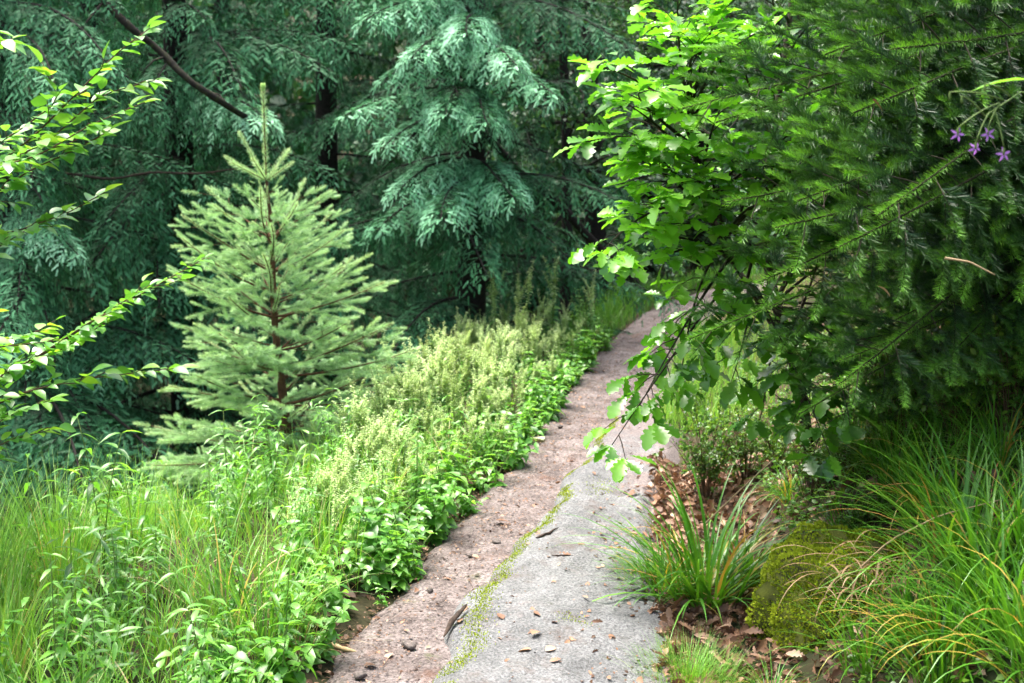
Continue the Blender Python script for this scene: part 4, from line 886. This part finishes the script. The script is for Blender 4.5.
tag(link('fine_grass_tuft', ff2, None, hit(640, 590), 0, 1.0), 'fine grass spilling onto the slab in front of the wood rush', 'grass')
# mossy rock
MRp = P(812, 610, 3.72)
def lump(seed, ax, nu=48, nv=32):
    th = np.linspace(0, 2*math.pi, nu, endpoint=False); ph = np.linspace(.02, math.pi-.02, nv); T, F = np.meshgrid(th, ph)
    d = np.stack([np.sin(F)*np.cos(T), np.sin(F)*np.sin(T), np.cos(F)], -1)
    rr = 1+.12*np.sin(d[..., 0]*3+d[..., 1]*2.2+seed)+.08*np.sin(d[..., 1]*5.3+d[..., 2]*3.1+seed)+.06*np.sin(d[..., 2]*5+d[..., 0]*7.7+d[..., 1]*3)+.045*np.sin(d[..., 0]*12+d[..., 1]*9.4+d[..., 2]*8.1)+.03*np.sin(d[..., 0]*21-d[..., 1]*17+d[..., 2]*19)
    v = d*rr[..., None]*np.array(ax); i = np.arange(nv-1)[:, None]*nu; j = np.arange(nu)[None]; j2 = (j+1) % nu
    f = np.stack([i+j, i+nu+j, i+nu+j2, i+j2], -1).reshape(-1, 4); return v.reshape(-1, 3), f
v, f = lump(3.4, (.21, .26, .27)); b = MB(); b.add(v, f, .5)
mr = thing('mossy_rock', 'rock on the bank cushioned in yellow green moss', 'rock', MRp+np.array([.13, .16, -.09]), .5)
mr.rotation_euler = (-.25, .30, .5)
link('stone', b.mesh('stone', M['rock']), mr)
b = MB(); fi = rw.integers(0, len(f), 46000); w = rw.uniform(size=(46000, 2)); q = v[f[fi]]
pt = (q[:, 0]*(1-w[:, :1])+q[:, 1]*w[:, :1])*(1-w[:, 1:])+(q[:, 3]*(1-w[:, :1])+q[:, 2]*w[:, :1])*w[:, 1:]
cl = np.sin(pt[:, 0]*38+1)+np.sin(pt[:, 1]*41)+np.sin(pt[:, 2]*36+2)+.8*np.sin(pt[:, 0]*80+pt[:, 2]*70)
kp = (pt[:, 2] > -.20+.05*np.sin(pt[:, 0]*23)+.03*cl) & (cl > -2.3+1.0*rw.uniform(size=len(cl))**3) & (pt[:, 0] < .13+.05*cl); pt = pt[kp]; cl = cl[kp]; nn = unit(pt); n = len(pt)
pt = pt+nn*(np.clip(cl+.6, 0, 2.5)*.008)[:, None]
b.scatter(kites([((0, 0, 0), (0, 1, 0), 1, .22), ((0, .1, 0), (.5, 1, .3), .7, .2), ((0, .1, 0), (-.5, 1, -.2), .7, .2)]), pt, unit(nn+rw.normal(0, .45, (n, 3))+np.array([0, 0, .3])), rw.normal(size=(n, 3)), rw.uniform(.006, .014, n), np.clip(.5+.12*cl+rw.normal(0, .13, n), 0, 1))
link('moss', b.mesh('moss', M['moss']), mr)
mc = MB(); v2, f2_ = lump(5.0, (.07, .06, .035), 20, 14); fi = rw.integers(0, len(f2_), 1800); pt = v2[f2_[fi]].mean(1)+rw.normal(0, .004, (1800, 3)); mc.scatter(kites([((0, 0, 0), (0, 1, 0), 1, .2)]), pt, unit(unit(pt)+rw.normal(0, .4, (1800, 3))), rw.normal(size=(1800, 3)), rw.uniform(.01, .02, 1800), np.clip(rw.normal(.3, .15, 1800), 0, 1))
tag(link('moss_cushion', mc.mesh('moss_cushion', M['moss']), None, hit(775, 585)), 'small dark moss cushion low beside the mossy rock', 'moss')
# dead hanging blades
b = MB(); n = 95; a = rw.normal(math.pi*1.25, .5, n); b.blades(np.stack([rw.normal(0, .09, n), rw.normal(0, .05, n), rw.normal(0, .05, n)], 1), a, rw.uniform(.12, .27, n), rw.uniform(.004, .010, n), rw.uniform(.9, 1.4, n), rw.uniform(.6, 1.8, n), rw.beta(1.5, 2, n), K=7)
tag(link('dead_rush_blades', b.mesh('dead_rush_blades', M['dead']), None, P(893, 580, 3.5)), 'bunch of brown dead blades hanging between moss and wood rush', 'dead plant')
# bilberry style small-leaved shrubs
def small_shrub(Hs, n, r, size=.017, spread=.22):
    st = MB(); lv = MB(); pos, dr = [], []
    for i in range(n):
        a = r.uniform(0, 6.28); e = np.array([math.cos(a)*spread*r.uniform(.1, 1), math.sin(a)*spread*r.uniform(.1, 1), Hs*r.uniform(.5, 1.05)]); c = qbez((e[0]*.15, e[1]*.15, 0), (e[0]*.4, e[1]*.4, e[2]*.7), e, 8); st.tube(c, np.linspace(.002, .0008, 8), 4)
        for j in range(5):
            t = r.uniform(.3, .95); p = c[int(t*7)]; d = unit(r.normal(0, 1, 3)+np.array([0, 0, .8]))*Hs*.28; st.tube(np.stack([p, p+d*.5, p+d]), [.001, .0008, .0006], 3)
            k = 11; q = r.uniform(.1, 1, k)[:, None]; pos.append(p+d*q); dr.append(unit(d)*.5+r.normal(0, .8, (k, 3)))
    pos = np.concatenate(pos); dr = np.concatenate(dr); k = len(pos)
    lv.scatter(OVAL[0], pos, dr, np.array([0, 0, 1.])+r.normal(0, .4, (k, 3)), size*r.uniform(.7, 1.3, k), np.clip(r.normal(.5, .22, k), 0, 1))
    return [('stem', st.mesh('stem', M['twig'])), ('leaves', lv.mesh('leaves', M['bilberry']))]
BL = [small_shrub(.34, 26, rw), small_shrub(.42, 30, rw, .019, .26), small_shrub(.24, 20, rw, .015, .2)]
for px, py, k, s, lb in ((705, 500, 1, 1.05, 'low bilberry bush at the path edge under the oak'), (745, 480, 0, 1.0, 'bilberry bush behind the bright wood rush tuft'), (810, 500, 0, .9, 'yellowish bilberry bush above the mossy rock'), (775, 470, 2, 1.0, 'small bilberry bush between the oak foot and the moss'), (850, 490, 1, .8, 'bilberry bush in shade under the lowest oak leaves'),
                         (900, 450, 1, 1.1, 'dark bilberry bush under the hanging spruce tip'), (960, 440, 0, 1.2, 'dark bilberry bush behind the high wood rush'), (1010, 440, 1, 1.2, 'dark bilberry bush at the frame edge below the spruce'), (860, 540, 2, .8, 'bilberry sprays sprouting beside the moss top'), (930, 420, 1, 1.3, 'bilberry bush deepest in the shade of the spruce'), (690, 420, 2, 1.1, 'small leafy bush where the slab ends'), (880, 420, 1, 1.2, 'bilberry bush behind the lowest oak leaves')):
    place(BL[k], 'bilberry_bush', lb, 'shrub', hit(px, py), 'bilberry bushes on the bank', sc=s)
b = MB(); n = 16000; y = rw.uniform(2.4, 8.5, n); u = .46+np.abs(rw.normal(0, .75, n)); x = xc(y)+hw(y)+u; kk = wob(x*2.3, y*2.1, 3) > -.25; x, y = x[kk], y[kk]; n = len(x)
b.scatter(OVAL[0], np.stack([x, y, H(x, y)+rw.uniform(.0, .09, n)], 1), rw.normal(0, 1, (n, 3))*np.array([1, 1, .4]), np.array([0, 0, 1.])+rw.normal(0, .5, (n, 3)), rw.uniform(.012, .032, n), np.clip(rw.normal(.42, .22, n), 0, 1))
tag(link('undergrowth', b.mesh('undergrowth', M['bilberry'])), 'small leaved green cover creeping over the right bank', kind='stuff')
# dry stalks
for pts, lb in (([(706, 523, 4.2), (740, 490, 4.15), (775, 458, 4.1)], 'pale dry stalk leaning out behind the bright wood rush'), ([(856, 572, 3.4), (890, 540, 3.35), (940, 515, 3.3), (1000, 500, 3.25)], 'long thin straw stalk lying over the dead blades'), ([(945, 258, 2.9), (970, 262, 2.9), (995, 275, 2.9)], 'thin bare straw coloured twig among the spruce boughs')):
    c = poly([P(*p) for p in pts], 12); b = MB(); b.tube(c, np.linspace(.0032, .0016, 12), 5); tag(link('dry_stalk', b.mesh('dry_stalk', M['straw'])), lb, 'stalk')

# purple flower hanging in from the right
FB = gp(1.17, 2.55); fl = thing('purple_wildflower', 'tall wildflower arching in with small drooping violet flowers', 'flower', FB)
b = MB(); main = poly([FB, FB+np.array([.0, 0, .6]), P(1050, 200, 2.5), P(1046, 95, 2.45), P(1024, 88, 2.4), P(1000, 103, 2.4), P(985, 116, 2.4)], 22); b.tube(main-FB, np.linspace(.005, .0016, 22), 6)
tips_ = [((1000, 103), (958, 128)), ((990, 112), (976, 142)), ((1000, 104), (988, 128)), ((994, 108), (1004, 148)), ((1004, 100), (950, 92)), ((985, 116), (962, 96)), ((1010, 96), (985, 84))]
link('stem', b.mesh('stem', M['green_stem']), fl)
for k, (a, e) in enumerate(tips_):
    pa, pe = P(*a, 2.4), P(*e, 2.38); s = MB(); s.tube(qbez(pa, (pa+pe)/2+np.array([0, 0, .012]), pe, 6)-FB, np.linspace(.0017, .0012, 6), 5); s.tube(np.stack([pe, pe+np.array([0, 0, -.006]), pe+np.array([0, 0, -.014])])-FB, [.0018, .0025, .0018], 6)
    st = link('flower_stalk', s.mesh('flower_stalk', M['green_stem']), fl)
    if k < 4:
        g = MB()
        for m in range(5):
            f = m*1.257+k; g.scatter(OVAL[1], (pe+np.array([0, 0, -.012])-FB)[None], np.array([[math.cos(f), .5*math.sin(k*2.1), math.sin(f)]]), np.array([[.2, -1., .3]]), np.array([[.008, .015, .01]]), .5)
        link('flower', g.mesh('flower', M['petal']), st)
g = MB(); g.scatter(LANCE[0], (P(1030, 80, 2.4)-FB)[None], (P(976, 77, 2.4)-P(1030, 80, 2.4))[None], np.array([[0, 0, 1.]]), .11, .5); link('leaf', g.mesh('leaf', M['herb']), fl)

# ------------------------------------------------------------------ light
w = bpy.data.worlds.new("World"); scn.world = w; w.use_nodes = True; nt = w.node_tree
sky = nt.nodes.new('ShaderNodeTexSky'); sky.sky_type = 'NISHITA'; sky.sun_disc = False; sky.dust_density = 6.0; sky.ozone_density = .4; sky.air_density = 1.0
SUN = unit(np.array([-.24, .20, 1.0])); el = math.asin(SUN[2])
sky.sun_elevation = el; sky.sun_rotation = math.atan2(SUN[0], SUN[1])
nt.links.new(sky.outputs[0], nt.nodes['Background'].inputs[0]); nt.nodes['Background'].inputs[1].default_value = .075
sl = bpy.data.lights.new('sun', 'SUN'); sl.energy = 1.5; sl.angle = rad(32); sl.color = (1, .97, .92)
so = bpy.data.objects.new('sun', sl); COL.objects.link(so); so.rotation_euler = Vector(SUN).to_track_quat('Z', 'Y').to_euler()
scn.view_settings.view_transform = 'Standard'; scn.view_settings.look = 'None'; scn.view_settings.gamma = 1; scn.view_settings.exposure = 2.75; scn.view_settings.use_curve_mapping = False
cy = scn.cycles; cy.max_bounces = 7; cy.diffuse_bounces = 3; cy.glossy_bounces = 2; cy.transmission_bounces = 4; cy.use_denoising = True; cy.use_adaptive_sampling = True; cy.adaptive_threshold = .02
cy.sample_clamp_indirect = 6
